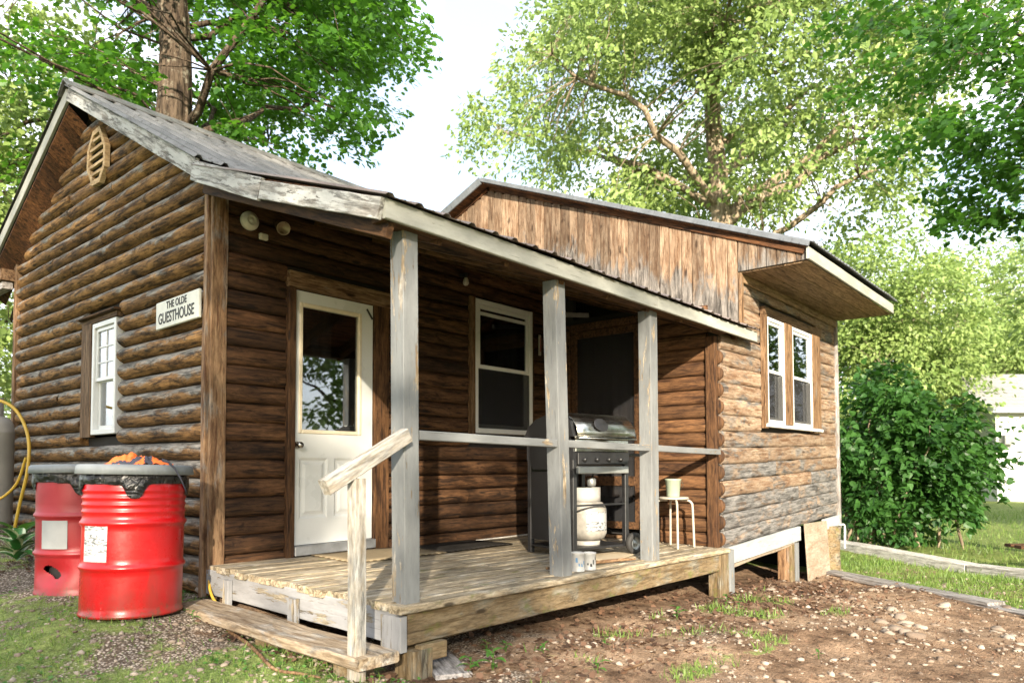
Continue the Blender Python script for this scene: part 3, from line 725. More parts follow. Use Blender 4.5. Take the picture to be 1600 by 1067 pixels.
curtain('curtain', .12, .70, 1.10, .80, 2.0, M_curtaind, door, .014, .09, 'y')
mb = MB(); mb.lathe([(.0, .075), (.018, .072), (.027, .058), (.026, .044), (.012, .032), (.012, .01), (.030, .006), (.030, 0)], 20)
mb.build('knob', M_knob, door, Matrix.Translation((.676, -.022, .80)) @ Matrix.Rotation(R(90), 4, 'X'))
wpart('threshold', [((.64, -.075, -.062), (1.425, .02, .012))], M_alum, door)
beam('door_closer', (1.345, -.035, 1.985), (1.395, -.05, 1.90), .014, .016, M_black, door, nseg=1)
# porch window
pw = bpy.data.objects.new('window', None); link(pw, cabin, Matrix.Translation((3.15, 0, .96)))
wpart('frame', frame_boxes(-.045, .03, 2.692, 3.612, .963, 2.323, .05, 'y'), M_white, pw)
wpart('upper_sash', frame_boxes(-.030, -.004, 2.744, 3.56, 1.62, 2.271, .04, 'y')+[((2.745, -.033, 2.165), (3.56, -.028, 2.20))], M_white, pw)
wpart('lower_sash', frame_boxes(-.003, .022, 2.744, 3.56, 1.015, 1.67, .042, 'y'), M_white, pw)
wpart('pane', [((2.78, -.019, 1.655), (3.525, -.015, 2.235))], M_glass, pw, .001)
wpart('pane', [((2.78, .008, 1.05), (3.525, .012, 1.635))], M_glass, pw, .001)
wpart('screen', [((2.746, -.036, 1.017), (3.558, -.034, 1.618))], M_screen, pw, .0005)
beam('casing', (2.656, -.03, .95), (2.656, -.03, 2.33), .05, .066, M_trimw, pw, up=(1, 0, 0))
beam('casing', (3.626, -.02, .95), (3.626, -.02, 2.33), .05, .024, M_trimd, pw, up=(1, 0, 0))
curtain('curtain', .16, 3.25, 3.60, .9, 2.35, M_curtaind, pw, .012, .08, 'y')
# --- annex side wall towards the porch (x = 4.03)
AX = 4.03; AY = -2.02
aw = core('annex_side_wall', [((AX+.03, -1.99, -.3), (AX+.09, -1.16, 1.98)), ((AX+.03, -.27, -.3), (AX+.09, .0, 2.5)), ((AX+.03, -1.16, 2.17), (AX+.09, -.27, 2.27))])
zb = -.16
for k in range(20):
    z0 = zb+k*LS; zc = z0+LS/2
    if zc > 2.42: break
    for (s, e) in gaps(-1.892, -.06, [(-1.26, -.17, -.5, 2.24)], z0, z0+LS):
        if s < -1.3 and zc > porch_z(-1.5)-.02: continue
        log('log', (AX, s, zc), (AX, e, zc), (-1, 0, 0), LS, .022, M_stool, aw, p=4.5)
beam('corner_post', (AX-.02, -1.945, -.16), (AX-.02, -1.945, 1.88), .06, .10, M_stool, cabin, up=(0, 1, 0), jit=.002)
# dark screen door in it
sd = bpy.data.objects.new('screen_door', None); link(sd, cabin, Matrix.Translation((AX, -.7, -.1)))
wpart('casing', [((AX-.04, -1.25, -.12), (AX+.02, -1.162, 2.20)), ((AX-.04, -.268, -.12), (AX+.02, -.18, 2.20)), ((AX-.04, -1.162, 2.12), (AX+.02, -.268, 2.20))], M_trimd, sd)
wpart('frame', frame_boxes(AX-.02, AX+.015, -1.155, -.275, -.03, 2.115, .075)+[((AX-.02, -1.08, .42), (AX+.015, -.35, .52))], M_trimd, sd)
wpart('screen', [((AX-.004, -1.08, .52), (AX-.002, -.35, 2.04)), ((AX-.004, -1.08, .045), (AX-.002, -.35, .42))], M_screen, sd, .0005)
curtain('curtain', AX+.07, -1.12, -.31, .3, 2.1, M_curtaind, sd, .016, .12)
wpart('sill', [((AX-.09, -1.25, -.125), (AX-.041, -.18, -.095))], M_trimw, sd)
# --- annex front wall (y = -2.02)
ARX = 7.67
WX = (5.115, 6.80); WZ = (1.08, 2.27)
af = core('annex_front_wall', [((AX+.08, AY+.03, -.1), (WX[0], AY+.09, 1.95)), ((4.50, AY+.03, 1.95), (WX[0], AY+.09, 2.58)), ((WX[1], AY+.03, -.05), (ARX, AY+.09, 2.58)), ((WX[0], AY+.03, -.08), (WX[1], AY+.09, WZ[0])), ((WX[0], AY+.03, WZ[1]), (WX[1], AY+.09, 2.58))])
NP = 17
def apz(x, k):
    b = -.156+.038*(x-4.1); return b+(2.56-b)*k/NP
AH = [(WX[0]-.08, WX[1]+.13, WZ[0]-.02, WZ[1]+.06)]
for k in range(NP):
    zmid = apz(5.9, k+.5)
    xa = 4.065
    if zmid > 1.95: xa = 4.50
    for (s, e) in split(gaps(xa, ARX-.03, AH, apz(5.9, k), apz(5.9, k+1)), 1.7, .55):
        h = apz(s, k+1)-apz(s, k)
        log('plank', (s, AY, apz(s, k+.5)), (e, AY, apz(e, k+.5)), (0, -1, 0), h, .009, M_plankg if (k < 3 or (k < 5 and random.random() < .5)) else M_plank, af, p=10, jit=.006)
beam('corner_trim', (ARX, AY-.012, -.2), (ARX, AY-.012, 2.57), .06, .05, M_greyw, cabin, up=(1, 0, 0))
beam('frieze_board', (4.50, AY-.034, 2.535), (ARX-.035, AY-.034, 2.525), .022, .085, M_soffa, cabin)
# scalloped end grain strip where the plank ends show beside the porch
for k in range(14):
    z = apz(4.05, k+.5)
    if z > 1.84: break
    mb = MB(); mb.lathe([(0, -.016), (.058, -.016), (.062, 0), (.058, .016), (0, .016)], 14)
    mb.build('plank_end', M_trimd, af, Matrix.Translation((AX+.026, AY+.034, z)) @ Matrix.Rotation(R(90), 4, 'Y') @ Matrix.Scale(1.12, 4, (1, 0, 0)))
# annex window pair
aw2 = bpy.data.objects.new('double_window', None); link(aw2, cabin, Matrix.Translation((5.9, AY, 1.1)))
for (a, b, off) in ((5.135, 5.66, 0), (5.905, 6.60, 0)):
    wpart('frame', frame_boxes(AY-.046, AY+.03, a, b, 1.085, 2.245, .04, 'y'), M_white, aw2)
    wpart('sash', frame_boxes(AY-.030, AY-.004, a+.041, b-.041, 1.64, 2.204, .035, 'y'), M_white, aw2)
    wpart('sash', frame_boxes(AY-.003, AY+.022, a+.041, b-.041, 1.126, 1.675, .035, 'y'), M_white, aw2)
    wpart('pane', [((a+.07, AY-.018, 1.67), (b-.07, AY-.014, 2.175))], M_glass, aw2, .001)
    wpart('pane', [((a+.07, AY+.008, 1.155), (b-.07, AY+.012, 1.645))], M_glass, aw2, .001)
    wpart('screen', [((a+.045, AY-.036, 1.128), (b-.045, AY-.034, 1.638))], M_screen, aw2, .0005)
    curtain('curtain', AY+.14, a+.12, b-.02, 1.05, 1.62, M_curtain, aw2, .02, .12, 'y')
beam('casing', (5.085, AY-.03, 1.03), (5.085, AY-.03, 2.255), .05, .085, M_trimw, aw2, up=(1, 0, 0))
beam('casing', (5.782, AY-.028, 1.09), (5.782, AY-.028, 2.25), .05, .235, M_trimw, aw2, up=(1, 0, 0))
beam('casing', (6.76, AY-.026, 1.03), (6.76, AY-.026, 2.255), .05, .30, M_trimw, aw2, up=(1, 0, 0))
beam('head_casing', (5.04, AY-.034, 2.298), (6.92, AY-.034, 2.298), .055, .08, M_trimw, aw2)
beam('sill', (5.06, AY-.04, 1.062), (6.90, AY-.04, 1.062), .07, .035, M_white, aw2)
# annex foundation: white band, studs, piers, dark crawl space
beam('skirt_band', (AX+.04, AY-.012, -.245), (6.13, AY-.012, -.165), .04, .165, M_bandw, cabin, jit=.003)
beam('skirt_band', (7.02, AY-.012, -.125), (ARX+.02, AY-.012, -.100), .04, .14, M_bandw, cabin, jit=.003)
beam('sill_strip', (AX+.15, AY+.02, -.355), (6.13, AY+.02, -.268), .03, .04, M_ply, cabin, jit=.006, nseg=8)
beam('stud', (5.78, AY+.05, -.78), (5.78, AY+.05, -.28), .09, .12, M_corner, cabin, up=(1, 0, 0))
beam('stud', (5.93, AY+.035, -.78), (5.93, AY+.035, -.28), .09, .10, M_joist, cabin, up=(1, 0, 0))
beam('stud', (6.06, AY+.03, -.78), (6.06, AY+.03, -.27), .09, .10, M_post, cabin, up=(1, 0, 0))
mb = MB(); mb.tube([(7.33, AY+.06, -.85), (7.33, AY+.06, -.5), (7.34, AY+.05, -.16)], [.185, .175, .18], 16, wob=.05); mb.build('log_pier', M_joist, cabin)
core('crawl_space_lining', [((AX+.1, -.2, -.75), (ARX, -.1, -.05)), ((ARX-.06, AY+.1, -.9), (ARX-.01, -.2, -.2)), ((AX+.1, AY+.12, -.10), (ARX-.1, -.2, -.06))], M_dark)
# --- annex gable above the porch roof (x = 4.46): vertical boards, one by one
BX = 4.46; ANS = .402; ARY, ARZ = 1.363, 4.39
def an_z(y): return ARZ-ANS*abs(y-ARY)
ag = MB(); ag.prism([(-2.0, 2.0), (-2.0, an_z(-2.0)-.13), (ARY, ARZ-.13), (4.5, an_z(4.5)-.13), (4.5, 2.0)], BX+.025, BX+.07)
agw = ag.build('annex_gable', M_core, cabin)
y = -2.035
while y < 2.6:
    wd = random.uniform(.105, .145)
    yc = y+wd/2
    zt = an_z(yc)-.10; zl = max(1.95, porch_z(min(yc, -.1))-.05) if yc < -.1 else 2.75
    if yc > 1.5: zl = 3.3
    beam('wall_board', (BX, yc, zl), (BX, yc, zt-.0), .024+random.uniform(-.004, .006), wd-.006, M_board, agw, up=(0, 1, 0), c=.003, jit=.0015, nseg=3)
    y += wd
y = -2.04
while y > -2.70:                                   # short boards that box in the overhang end
    wd = random.uniform(.085, .115); yc = y-wd/2
    if yc-wd/2 < -2.735: wd = y+2.735; yc = y-wd/2
    beam('wall_board', (BX, yc, 2.592+.0*(yc+2)), (BX, yc, an_z(yc)-.10), .024, wd-.005, M_board, agw, up=(0, 1, 0), c=.003, nseg=1)
    y -= wd
beam('corner_trim', (BX+.03, -2.052, 1.98), (BX+.03, -2.052, 2.58), .07, .03, M_trimw, cabin, up=(0, 1, 0))
ar = MB(); ysl = [(-2.72, BX-.048), (ARY, BX-.172), (5.2, BX-.172)]
ar.add([(xl, y_, an_z(y_)-.02) for y_, xl in ysl]+[(ARX, y_, an_z(y_)-.02) for y_, xl in ysl]+[(xl, y_, an_z(y_)-.055) for y_, xl in ysl]+[(ARX, y_, an_z(y_)-.055) for y_, xl in ysl],
       [(0, 3, 4, 1), (1, 4, 5, 2), (6, 7, 10, 9), (7, 8, 11, 10), (0, 1, 7, 6), (1, 2, 8, 7), (3, 9, 10, 4), (4, 10, 11, 5), (0, 6, 9, 3), (2, 5, 11, 8)])
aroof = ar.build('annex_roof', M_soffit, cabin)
beam('rake_trim', (BX-.185, ARY+.004, ARZ-.025), (BX-.185, 5.2, an_z(5.2)-.025), .022, .105, M_roofa, aroof)
beam('rake_trim', (BX-.185, ARY-.004, ARZ-.012), (BX-.060, -2.76, an_z(-2.76)-.012), .022, .052, M_roofa, aroof)
beam('rake_rafter', (BX-.018, ARY-.03, ARZ-.085), (BX-.018, -2.70, an_z(-2.70)-.085), .03, .06, M_soffit, aroof)
beam('rake_rafter', (BX-.018, ARY+.03, ARZ-.085), (BX-.018, 5.2, an_z(5.2)-.085), .03, .06, M_soffit, aroof)
for i in range(4):
    xa = BX-.07+i*.83
    corrug('roof_panel', (-2.80, an_z(-2.80)+.010+.004*(i % 2)), (ARY, ARZ+.012+.004*(i % 2)), xa, min(xa+.85, ARX+.08), .105, .016, M_roofa, aroof)
    corrug('roof_panel', (5.25, an_z(5.25)+.010+.004*(i % 2)), (ARY, ARZ+.012+.004*(i % 2)), xa, min(xa+.85, ARX+.08), .105, .016, M_roofa, aroof)
beam('eave_fascia', (BX-.045, -2.738, 2.645), (6.20, -2.738, 2.645), .024, .118, M_fascw, aroof)
beam('eave_fascia', (6.203, -2.738, 2.645), (ARX+.02, -2.738, 2.645), .024, .118, M_fascw, aroof)
for j in range(3):
    ya = -2.722+j*.236
    beam('soffit_board', (BX+.014, ya+.116, 2.583), (ARX+.01, ya+.116, 2.583), .231, .014, M_soffa, aroof, c=.002)
core('annex_back', [((ARX-.05, AY+.1, -.1), (ARX, 4.5, 2.6)), ((4.2, 4.4, -.3), (ARX, 4.45, 2.7))], M_core)
core('cabin_back', [((.1, D-.08, -.3), (4.2, D-.03, 2.8)), ((.1, .1, -.32), (4.0, D-.1, -.28)), ((.1, 1.6, 2.66), (4.2, D-.1, 2.70)), ((4.2, .1, 2.6), (ARX-.06, 4.4, 2.64)), ((4.2, -1.9, -.06), (ARX-.06, 4.4, -.02))], M_dark)
ap = MB(); ap.prism([(-2.0, 2.55), (ARY, 2.55), (4.5, 2.55), (4.5, an_z(4.5)-.1), (ARY, ARZ-.1), (-2.0, an_z(-2.0)-.1)], ARX-.06, ARX-.01); ap.build('annex_gable', M_plank, cabin)
# --- porch deck
def deck_z(x, y): return -.06+.016*y-.014*x
deck = core('porch_deck', [((.05, -2.0, -.34), (AX-.05, -1.94, -.18))], M_joist)
y = -.005; k = 0
while y > -2.085:
    wd = .142 if y > -1.9 else min(.16, y+2.105+.0)
    yc = y-wd/2; ends = [(-.02+random.uniform(-.02, .02), AX-.03)] if k % 3 else None
    c = random.uniform(1.2, 2.8)
    segs = [(-.03+random.uniform(-.025, .02), c-.003), (c+.003, AX-.03)] if k % 2 else [(-.03+random.uniform(-.025, .02), AX-.03)]
    if y-wd < -2.08: segs = [(-.035, 1.9), (1.905, AX-.0)]
    for (s, e) in segs:
        dz = random.uniform(-.003, .003)
        beam('deck_board', (s, yc, deck_z(s, yc)-.022+dz), (e, yc, deck_z(e, yc)-.022+dz), wd-.006, .042, M_deck, deck, c=.006, jit=.0015)
    y -= wd; k += 1
beam('rim_joist', (.03, -2.052, -.227), (AX-.02, -2.052, -.267), .045, .168, M_joist, deck, jit=.003, nseg=10)
beam('rim_joist', (-.012, -.01, -.175), (-.012, -2.045, -.212), .04, .17, M_skirt, deck, jit=.003, nseg=8)
beam('cleat', (-.05, -.34, -.30), (-.05, -.34, -.13), .034, .075, M_skirt, deck, up=(0, 1, 0))
beam('cleat', (-.05, -1.13, -.33), (-.05, -1.13, -.16), .034, .085, M_skirt, deck, up=(0, 1, 0))
beam('corner_block', (-.01, -2.01, -.335), (-.01, -2.01, -.15), .05, .16, M_skirt, deck, up=(0, 1, 0))
beam('deck_support', (.10, -2.045, -.62), (.10, -2.045, -.335), .14, .15, M_joist, deck, up=(0, 1, 0))
beam('corner_block', (.09, -2.088, -.36), (.28, -2.088, -.362), .05, .09, M_joist, deck)
beam('deck_support', (3.93, -2.03, -.70), (3.93, -2.03, -.20), .19, .12, M_joist, deck, up=(0, 1, 0))
beam('deck_support', (4.08, -2.055, -.70), (4.08, -2.055, -.17), .10, .09, M_post, deck, up=(0, 1, 0))
# a window or door part is its own frame mesh: the frame takes the place of the group's empty
for e in [c for c in cabin.children if c.type == 'EMPTY']:
    kids = list(e.children); f = kids[0]; nm = e.name; wf = WM[f.name]; ws = {k: WM[k.name].copy() for k in kids}
    f.parent = cabin; f.matrix_basis = WM[cabin.name].inverted() @ wf
    for k in kids[1:]:
        k.parent = f; k.matrix_basis = wf.inverted() @ ws[k]
    bpy.data.objects.remove(e); f.name = nm
# porch posts and rails
beam('porch_post', (.078, -2.005, deck_z(.08, -2)-.004), (.055, -2.005, 1.905), .108, .108, M_post, cabin, up=(0, 1, 0), jit=.0015)
beam('porch_post', (1.475, -2.005, deck_z(1.47, -2)-.004), (1.405, -2.005, 1.90), .112, .112, M_post, cabin, up=(0, 1, 0), jit=.0015)
beam('porch_post', (2.69, -2.005, deck_z(2.7, -2)-.004), (2.685, -2.005, 1.90), .115, .115, M_post, cabin, up=(0, 1, 0), jit=.0015)
for (a, za, b, zb_) in ((.135, .803, 1.385, .786), (1.51, .786, 2.63, .776), (2.745, .776, 3.975, .760)):
    beam('porch_rail', (a, -2.022, za), (b, -2.022, zb_), .05, .052, M_post, cabin)
beam('handrail', (.018, -2.075, .80), (-.50, -2.085, .535), .058, .078, M_rail, cabin, jit=.0015)
beam('handrail_post', (-.30, -2.075, -.50), (-.305, -2.075, .575), .068, .066, M_rail, cabin, up=(0, 1, 0), jit=.002)
# ------------------------------------------------------------------ sign and wall fixtures
sg = thing('sign', 'hand painted white wooden sign reading THE OLDE GUESTHOUSE on the log gable wall', 'sign', (-.06, .41, 1.80))
sgm = Matrix.Translation((-.072, .41, 1.805)) @ Matrix(((0, 0, -1, 0), (-1, 0, 0, 0), (0, 1, 0, 0), (0, 0, 0, 1))) @ Matrix.Rotation(R(.8), 4, 'Z')
M_sign = plain('sign_paint', (.62, .61, .54), .6, var=.1); M_ink = plain('sign_ink', (.02, .018, .016), .6)
mb = MB(); mb.cbox((-.35, -.105, -.012), (.35, .105, .012), .005); mb.build('sign_board', M_sign, sg, sgm)
def text(body, size, x, y, z, sx, mat, par, base, name='lettering', shear=0, spacing=1.0):
    cu = bpy.data.curves.new(name, 'FONT'); cu.body = body; cu.size = size; cu.align_x = 'CENTER'; cu.extrude = .0012; cu.shear = shear; cu.space_character = spacing; cu.offset = .0015
    tmp = bpy.data.objects.new('tmp', cu); C.objects.link(tmp); bpy.context.view_layer.update()
    me = bpy.data.meshes.new_from_object(tmp.evaluated_get(bpy.context.evaluated_depsgraph_get()))
    bpy.data.objects.remove(tmp); me.name = name; me.materials.clear(); me.materials.append(mat)
    o = bpy.data.objects.new(name, me); link(o, par, base @ Matrix.Translation((x, y, z)) @ Matrix.Diagonal((sx, 1, 1, 1))); return o
text('THE OLDE', .078, .0, .035, .0135, .88, M_ink, sg, sgm, spacing=1.05)
text('GUESTHOUSE', .118, -.01, -.070, .0135, .80, M_ink, sg, sgm)
a = thing('alarm_bell', 'round white alarm bell high on the dark porch wall left of the door', 'bell', (.245, -.03, 2.465))
mb = MB(); mb.lathe([(0, .05), (.012, .05), (.018, .042), (.030, .040), (.034, .046), (.040, .046), (.045, .036), (.066, .030), (.070, .022), (.070, .0)], 32)
mb.build('bell_cover', plain('old_ivory', (.52, .49, .40), .5, var=.2), a, Matrix.Translation((.245, -.03, 2.465)) @ Matrix.Rotation(R(90), 4, 'X'))
a = thing('junction_box', 'small ivory junction box on the porch wall under the round bell', 'box', (.36, -.03, 2.37))
mb = MB(); mb.cbox((.325, -.06, 2.348), (.392, -.028, 2.395), .006); mb.build('cover', bpy.data.materials['old_ivory'], a)
a = thing('floodlight', 'small bare floodlight with a dull reflector on the dark wall above the door', 'lamp', (.49, -.03, 2.48))
mb = MB(); mb.lathe([(.016, 0), (.018, .05), (.03, .08), (.05, .12), (.052, .125), (.046, .12), (.02, .09), (0, .085)], 20)
mb.build('reflector', plain('dull_reflector', (.33, .25, .17), .35, .5), a, Matrix.Translation((.50, -.04, 2.50)) @ Euler((R(118), 0, R(-18))).to_matrix().to_4x4())
mb = MB(); mb.lathe([(0, .02), (.04, .018), (.045, 0)], 16); mb.build('base', M_trimd, a, Matrix.Translation((.50, -.03, 2.50)) @ Matrix.Rotation(R(90), 4, 'X'))
a = thing('light_bulb', 'unlit clear bulb in a socket on the dark porch wall above the window', 'lamp', (2.5, -.03, 2.46))
mb = MB(); mb.lathe([(0, -.075), (.018, -.07), (.030, -.05), (.031, -.035), (.02, -.005), (.014, .01)], 16); mb.build('bulb', plain('bulb_glass', (.42, .37, .32), .2), a, Matrix.Translation((2.5, -.10, 2.47)))
mb = MB(); mb.tube([(2.5, -.025, 2.51), (2.5, -.10, 2.50)], .018, 10); mb.tube([(2.5, -.10, 2.52), (2.5, -.10, 2.475)], .017, 10); mb.build('socket', M_black, a)
a = thing('wall_thermometer', 'narrow pale thermometer strip fixed beside the porch window', 'thermometer', (3.74, -.03, 1.97))
mb = MB(); mb.cbox((3.725, -.045, 1.86), (3.765, -.030, 2.09), .004); mb.build('scale_strip', M_stoolm, a)
mb = MB(); mb.tube([(3.745, -.050, 1.90), (3.745, -.050, 2.06)], .004, 6); mb.build('tube', M_drum2, a)

# ------------------------------------------------------------------ red drums
def drum(name, label, c, m, rot, lid_z, dent=False, corr=True):
    t = thing('drum', label, 'drum', c, 0, 'red steel drums used as bins', rot=rot)
    W = WM[t.name]; r = .286; Hh = .855
    prof = [(.0, .012), (r-.012, .012), (r-.004, .0), (r+.006, .004), (r+.006, .018), (r, .026)]
    def hoop(z): return [(r, z-.028), (r+.004, z-.018), (r+.013, z-.006), (r+.014, z), (r+.013, z+.006), (r+.004, z+.018), (r, z+.028)]
    z = .06
    while z < .262: prof.append((r, z)); z += .008 if dent else .03
    prof += hoop(.295); prof += [(r, .35), (r, .39), (r, .43), (r, .47), (r, .51)]; prof += hoop(.56)
    if corr:
        for k in range(4):
            zz = .615+k*.042; prof += [(r, zz), (r+.006, zz+.009), (r+.006, zz+.016), (r, zz+.025)]
    else: prof += [(r, .64), (r, .70)]
    prof += [(r, .79), (r-.004, .83), (r+.008, .84), (r+.008, Hh), (r-.006, Hh), (r-.012, .83)]
    ca = math.atan2(CAM.y-c[1], CAM.x-c[0])
    def fn(rr, zz, a):
        da = (a-ca-DENT[0]+math.pi) % (2*math.pi)-math.pi
        if dent and rr > .2:
            g = math.exp(-(da/.42)**2-((zz-.165)/.075)**2); rr -= .060*g
            rr -= .012*math.exp(-((da-.3)/.5)**2-((zz-.24)/.12)**2)
        rr += .002*math.sin(a*3+zz*5)*(.3 if not dent else 1)
        return rr, zz
    DENT = [-.80]
    mb = MB(); mb.lathe(prof, 200 if dent else 80, fn=fn)
    if dent:   # torn opening
        keep = []; keeps = []
        for f, s_ in zip(mb.f, mb.sm):
            cx = [sum(mb.v[i][j] for i in f)/len(f) for j in range(3)]
            da = (math.atan2(cx[1], cx[0])-ca-DENT[0]+math.pi) % (2*math.pi)-math.pi
            if math.hypot(cx[0], cx[1]) > .15 and abs(da+.02) < .31 and abs(cx[2]-.168+.02*math.sin(da*7)) < .034*(1-(abs(da+.02)/.31)**3)+.004*mnoise.noise(Vector((da*20, 1, 2))): continue
            keep.append(f); keeps.append(s_)
        mb.f = keep; mb.sm = keeps; mb.mi = [0]*len(keep)
    body = mb.build('body', m, t, W)
    if dent:
        mb = MB(); mb.lathe([(r-.085, .02), (r-.085, .5)], 40); mb.build('inner_liner', M_dark, t, W)
    # black bag folded over the rim, with drooping tails
    rows = []; nA = 120
    tails = [(-.02, .085, .30), (1.35, .07, .22), (-1.45, .06, .25), (2.6, .05, .3), (-2.6, .06, .3)]
    for j in range(8):
        q = j/7; row = []
        for i in range(nA+1):
            a = 2*math.pi*i/nA; da0 = (a-ca+math.pi) % (2*math.pi)-math.pi
            drop = .075+.014*mnoise.noise(Vector((a*2.2, c[0], 1)))
            for (ta, td, tw) in tails: drop += td*math.exp(-((da0-ta)/(tw*.62))**4)
            zz = Hh+.012-drop*q; rr = r+.012+.010*mnoise.noise(Vector((a*7, q*2, c[1])))+.008*math.sin(q*3.1)+.012*q*mnoise.noise(Vector((a*13, 3, c[1])))
            row.append((rr*math.cos(a), rr*math.sin(a), zz))
        rows.append(row)
    mb = MB(); mb.sheet(rows); mb.build('bin_bag', M_bag, t, W)
    # plastic lid with ribbed skirt
    lr = .325
    prof = [(0, .030), (.20, .034), (.26, .030), (.275, .042), (lr-.010, .040), (lr, .030), (lr+.006, -.018), (lr-.002, -.020), (lr-.01, .01)]
    def lf(rr, zz, a):
        return (rr+(.0035 if (int(a/(2*math.pi)*144+.5) % 2) and rr > .31 and zz < .035 else 0), zz)
    mb = MB(); mb.lathe(prof, 144, fn=lf)
    lid = mb.build('lid', M_lid, t, W @ Matrix.Translation((0, 0, Hh+.018)) @ Matrix.Rotation(lid_z, 4, 'X'))
    return t, W, ca
def drum_label(t, W, ca, a0, a1, z0, z1, mat):
    r = .2925; rows = [[(r*math.cos(ca+a), r*math.sin(ca+a), z) for a in np.linspace(a0, a1, 10)] for z in (z0, z1)]
    mb = MB(); mb.sheet(rows); mb.build('paper_label', mat, t, W)
d1, W1, ca1 = drum('drum', 'bright red steel drum with a printed label and an orange cloth on its lid', (-.622, -.230, -.268), M_drum1, Euler((R(-.8), R(1.2), 0)), R(.8))
drum_label(d1, W1, ca1, -1.10, -.50, .335, .545, M_label)
d2, W2, ca2 = drum('drum', 'faded red steel drum with a dented hole near its base behind the brighter drum', (-.555, .815, -.262), M_drum2, Euler((R(.5), R(-.5), 0)), R(-1.2), True, False)
drum_label(d2, W2, ca2, -.95, -.30, .335, .53, M_paper)
mb = MB(); mb.cbox((-.03, -.012, 0), (.03, .012, .05), .006); mb.build('latch', M_lid, d2, W2 @ Matrix.Translation((.14, -.24, .91)))
# crumpled vest
vt = thing('safety_vest', 'crumpled orange safety vest with dark trim heaped on the drum lid', 'vest', tuple(W1 @ Vector((0, 0, .92))))
rows = []; na, nr_ = 110, 30
for j in range(nr_+1):
    q = j/nr_; row = []
    for i in range(na+1):
        a = 2*math.pi*(i % na)/na
        rr = q*(.150+.03*math.cos(2*a+.3)+.025*mnoise.noise(Vector((math.cos(a)*1.6, math.sin(a)*1.6, 4))))
        x, y = rr*math.cos(a)*1.15, rr*math.sin(a)*.9
        h = .044*(1-q**2.2)+.036*(1-q**4)*mnoise.noise(Vector((x*11, y*11, 1)))+.042*abs(mnoise.noise(Vector((x*17+3, y*17, 7))))*(1-q**6)+.02*abs(mnoise.noise(Vector((x*40+3, y*40, 9))))
        row.append((x, y, max(h, 0)+.004))
    rows.append(row)
mb = MB(); mb.sheet(rows)
Wv = W1 @ Matrix.Translation((-.015, -.05, .906)) @ Matrix.Rotation(R(-50), 4, 'Z')
for k, f in enumerate(mb.f):
    cx = [sum(mb.v[i][j] for i in f)/len(f) for j in range(3)]
    s_ = mnoise.noise(Vector((cx[0]*7+2, cx[1]*7, 3)))
    if abs(cx[0]*.8+cx[1]*.6+.12*s_-.045) < .014 or abs(cx[0]*-.5+cx[1]+.14*s_+.07) < .012: mb.mi[k] = 1
mb.build('vest_cloth', [M_orange, M_navy], vt, Wv)
mb = MB(); rows = [[Vector((.10+.035*i, -.06+.012*mnoise.noise(Vector((i, j, 2))), .03-.012*i*i+.006*j)) for j in range(4)] for i in range(5)]; mb.sheet(rows); mb.build('tail_strap', M_navy, vt, W1 @ Matrix.Translation((-.06, -.24, .90)) @ Matrix.Rotation(R(-20), 4, 'Z'), solid=.003)

# ------------------------------------------------------------------ gas tanks and hose at the far left corner
def gas_tank(label, c, r, h, m):
    t = thing('gas_tank', label, 'gas tank', c, 0, None)
    W = WM[t.name]
    mb = MB(); mb.lathe([(r*.8, 0), (r*.8, .05), (r*.95, .06), (r, .11), (r, h-.22), (r*1.012, h-.215), (r*1.012, h-.19), (r, h-.185), (r*.97, h-.12), (r*.8, h-.06), (r*.4, h-.02), (0, h)], 36); mb.build('shell', m, t, W)
    mb = MB(); mb.lathe([(r*.5, h-.05), (r*.5, h+.16), (r*.47, h+.16), (r*.47, h-.05)], 24); mb.build('collar', m, t, W)
    mb = MB(); mb.tube([(0, 0, h-.01), (0, 0, h+.09)], .02, 8); mb.tube([(0, 0, h+.06), (.07, 0, h+.06)], .012, 8); mb.build('valve', M_knob, t, W)
    return t
gas_tank('tall white gas tank standing by the left end of the log wall', (-.36, 3.98, -.03), .20, 1.22, M_tank)
gas_tank('pale gas tank half hidden behind the white one at the wall corner', (-.62, 4.9, -.03), .19, 1.50, plain('tank_pale', (.42, .46, .36), .5))
hs = thing('garden_hose', 'yellow garden hose looping down in front of the log wall', 'hose', (-.3, 3.4, 0))
def catmull(P, n=10):
    P = [Vector(p) for p in P]; P = [P[0]*2-P[1]]+P+[P[-1]*2-P[-2]]; out = []
    for i in range(1, len(P)-2):
        for k in range(n):
            t = k/n; out.append(.5*((2*P[i])+(P[i+1]-P[i-1])*t+(2*P[i-1]-5*P[i]+4*P[i+1]-P[i+2])*t*t+(3*P[i]-P[i-1]-3*P[i+1]+P[i+2])*t**3))
    out.append(P[-2]); return out
mb = MB(); mb.tube(catmull([(-.62, 3.55, 1.28), (-.45, 3.45, 1.29), (-.33, 3.28, 1.18), (-.27, 3.12, .92), (-.28, 3.08, .6), (-.32, 3.16, .25), (-.34, 3.22, -.02), (-.30, 3.3, -.10)]), .0155, 10)
mb.tube(catmull([(-.29, 3.10, .72), (-.33, 3.2, .48), (-.42, 3.3, .34), (-.52, 3.36, .30)]), .014, 8); mb.build('hose_line', M_hose, hs)
h2 = thing('hose_end', 'short yellow cord hanging from the deck corner onto the ground by the rock', 'cord', (-.1, -.05, -.3))
mb = MB(); mb.tube(catmull([(.04, .03, -.12), (-.02, -.03, -.16), (-.05, -.10, -.225), (-.075, -.22, -.285), (-.08, -.36, -.315), (-.075, -.6, -.34), (-.085, -.8, -.36)]), .010, 8); mb.build('cord_line', M_hose, h2)

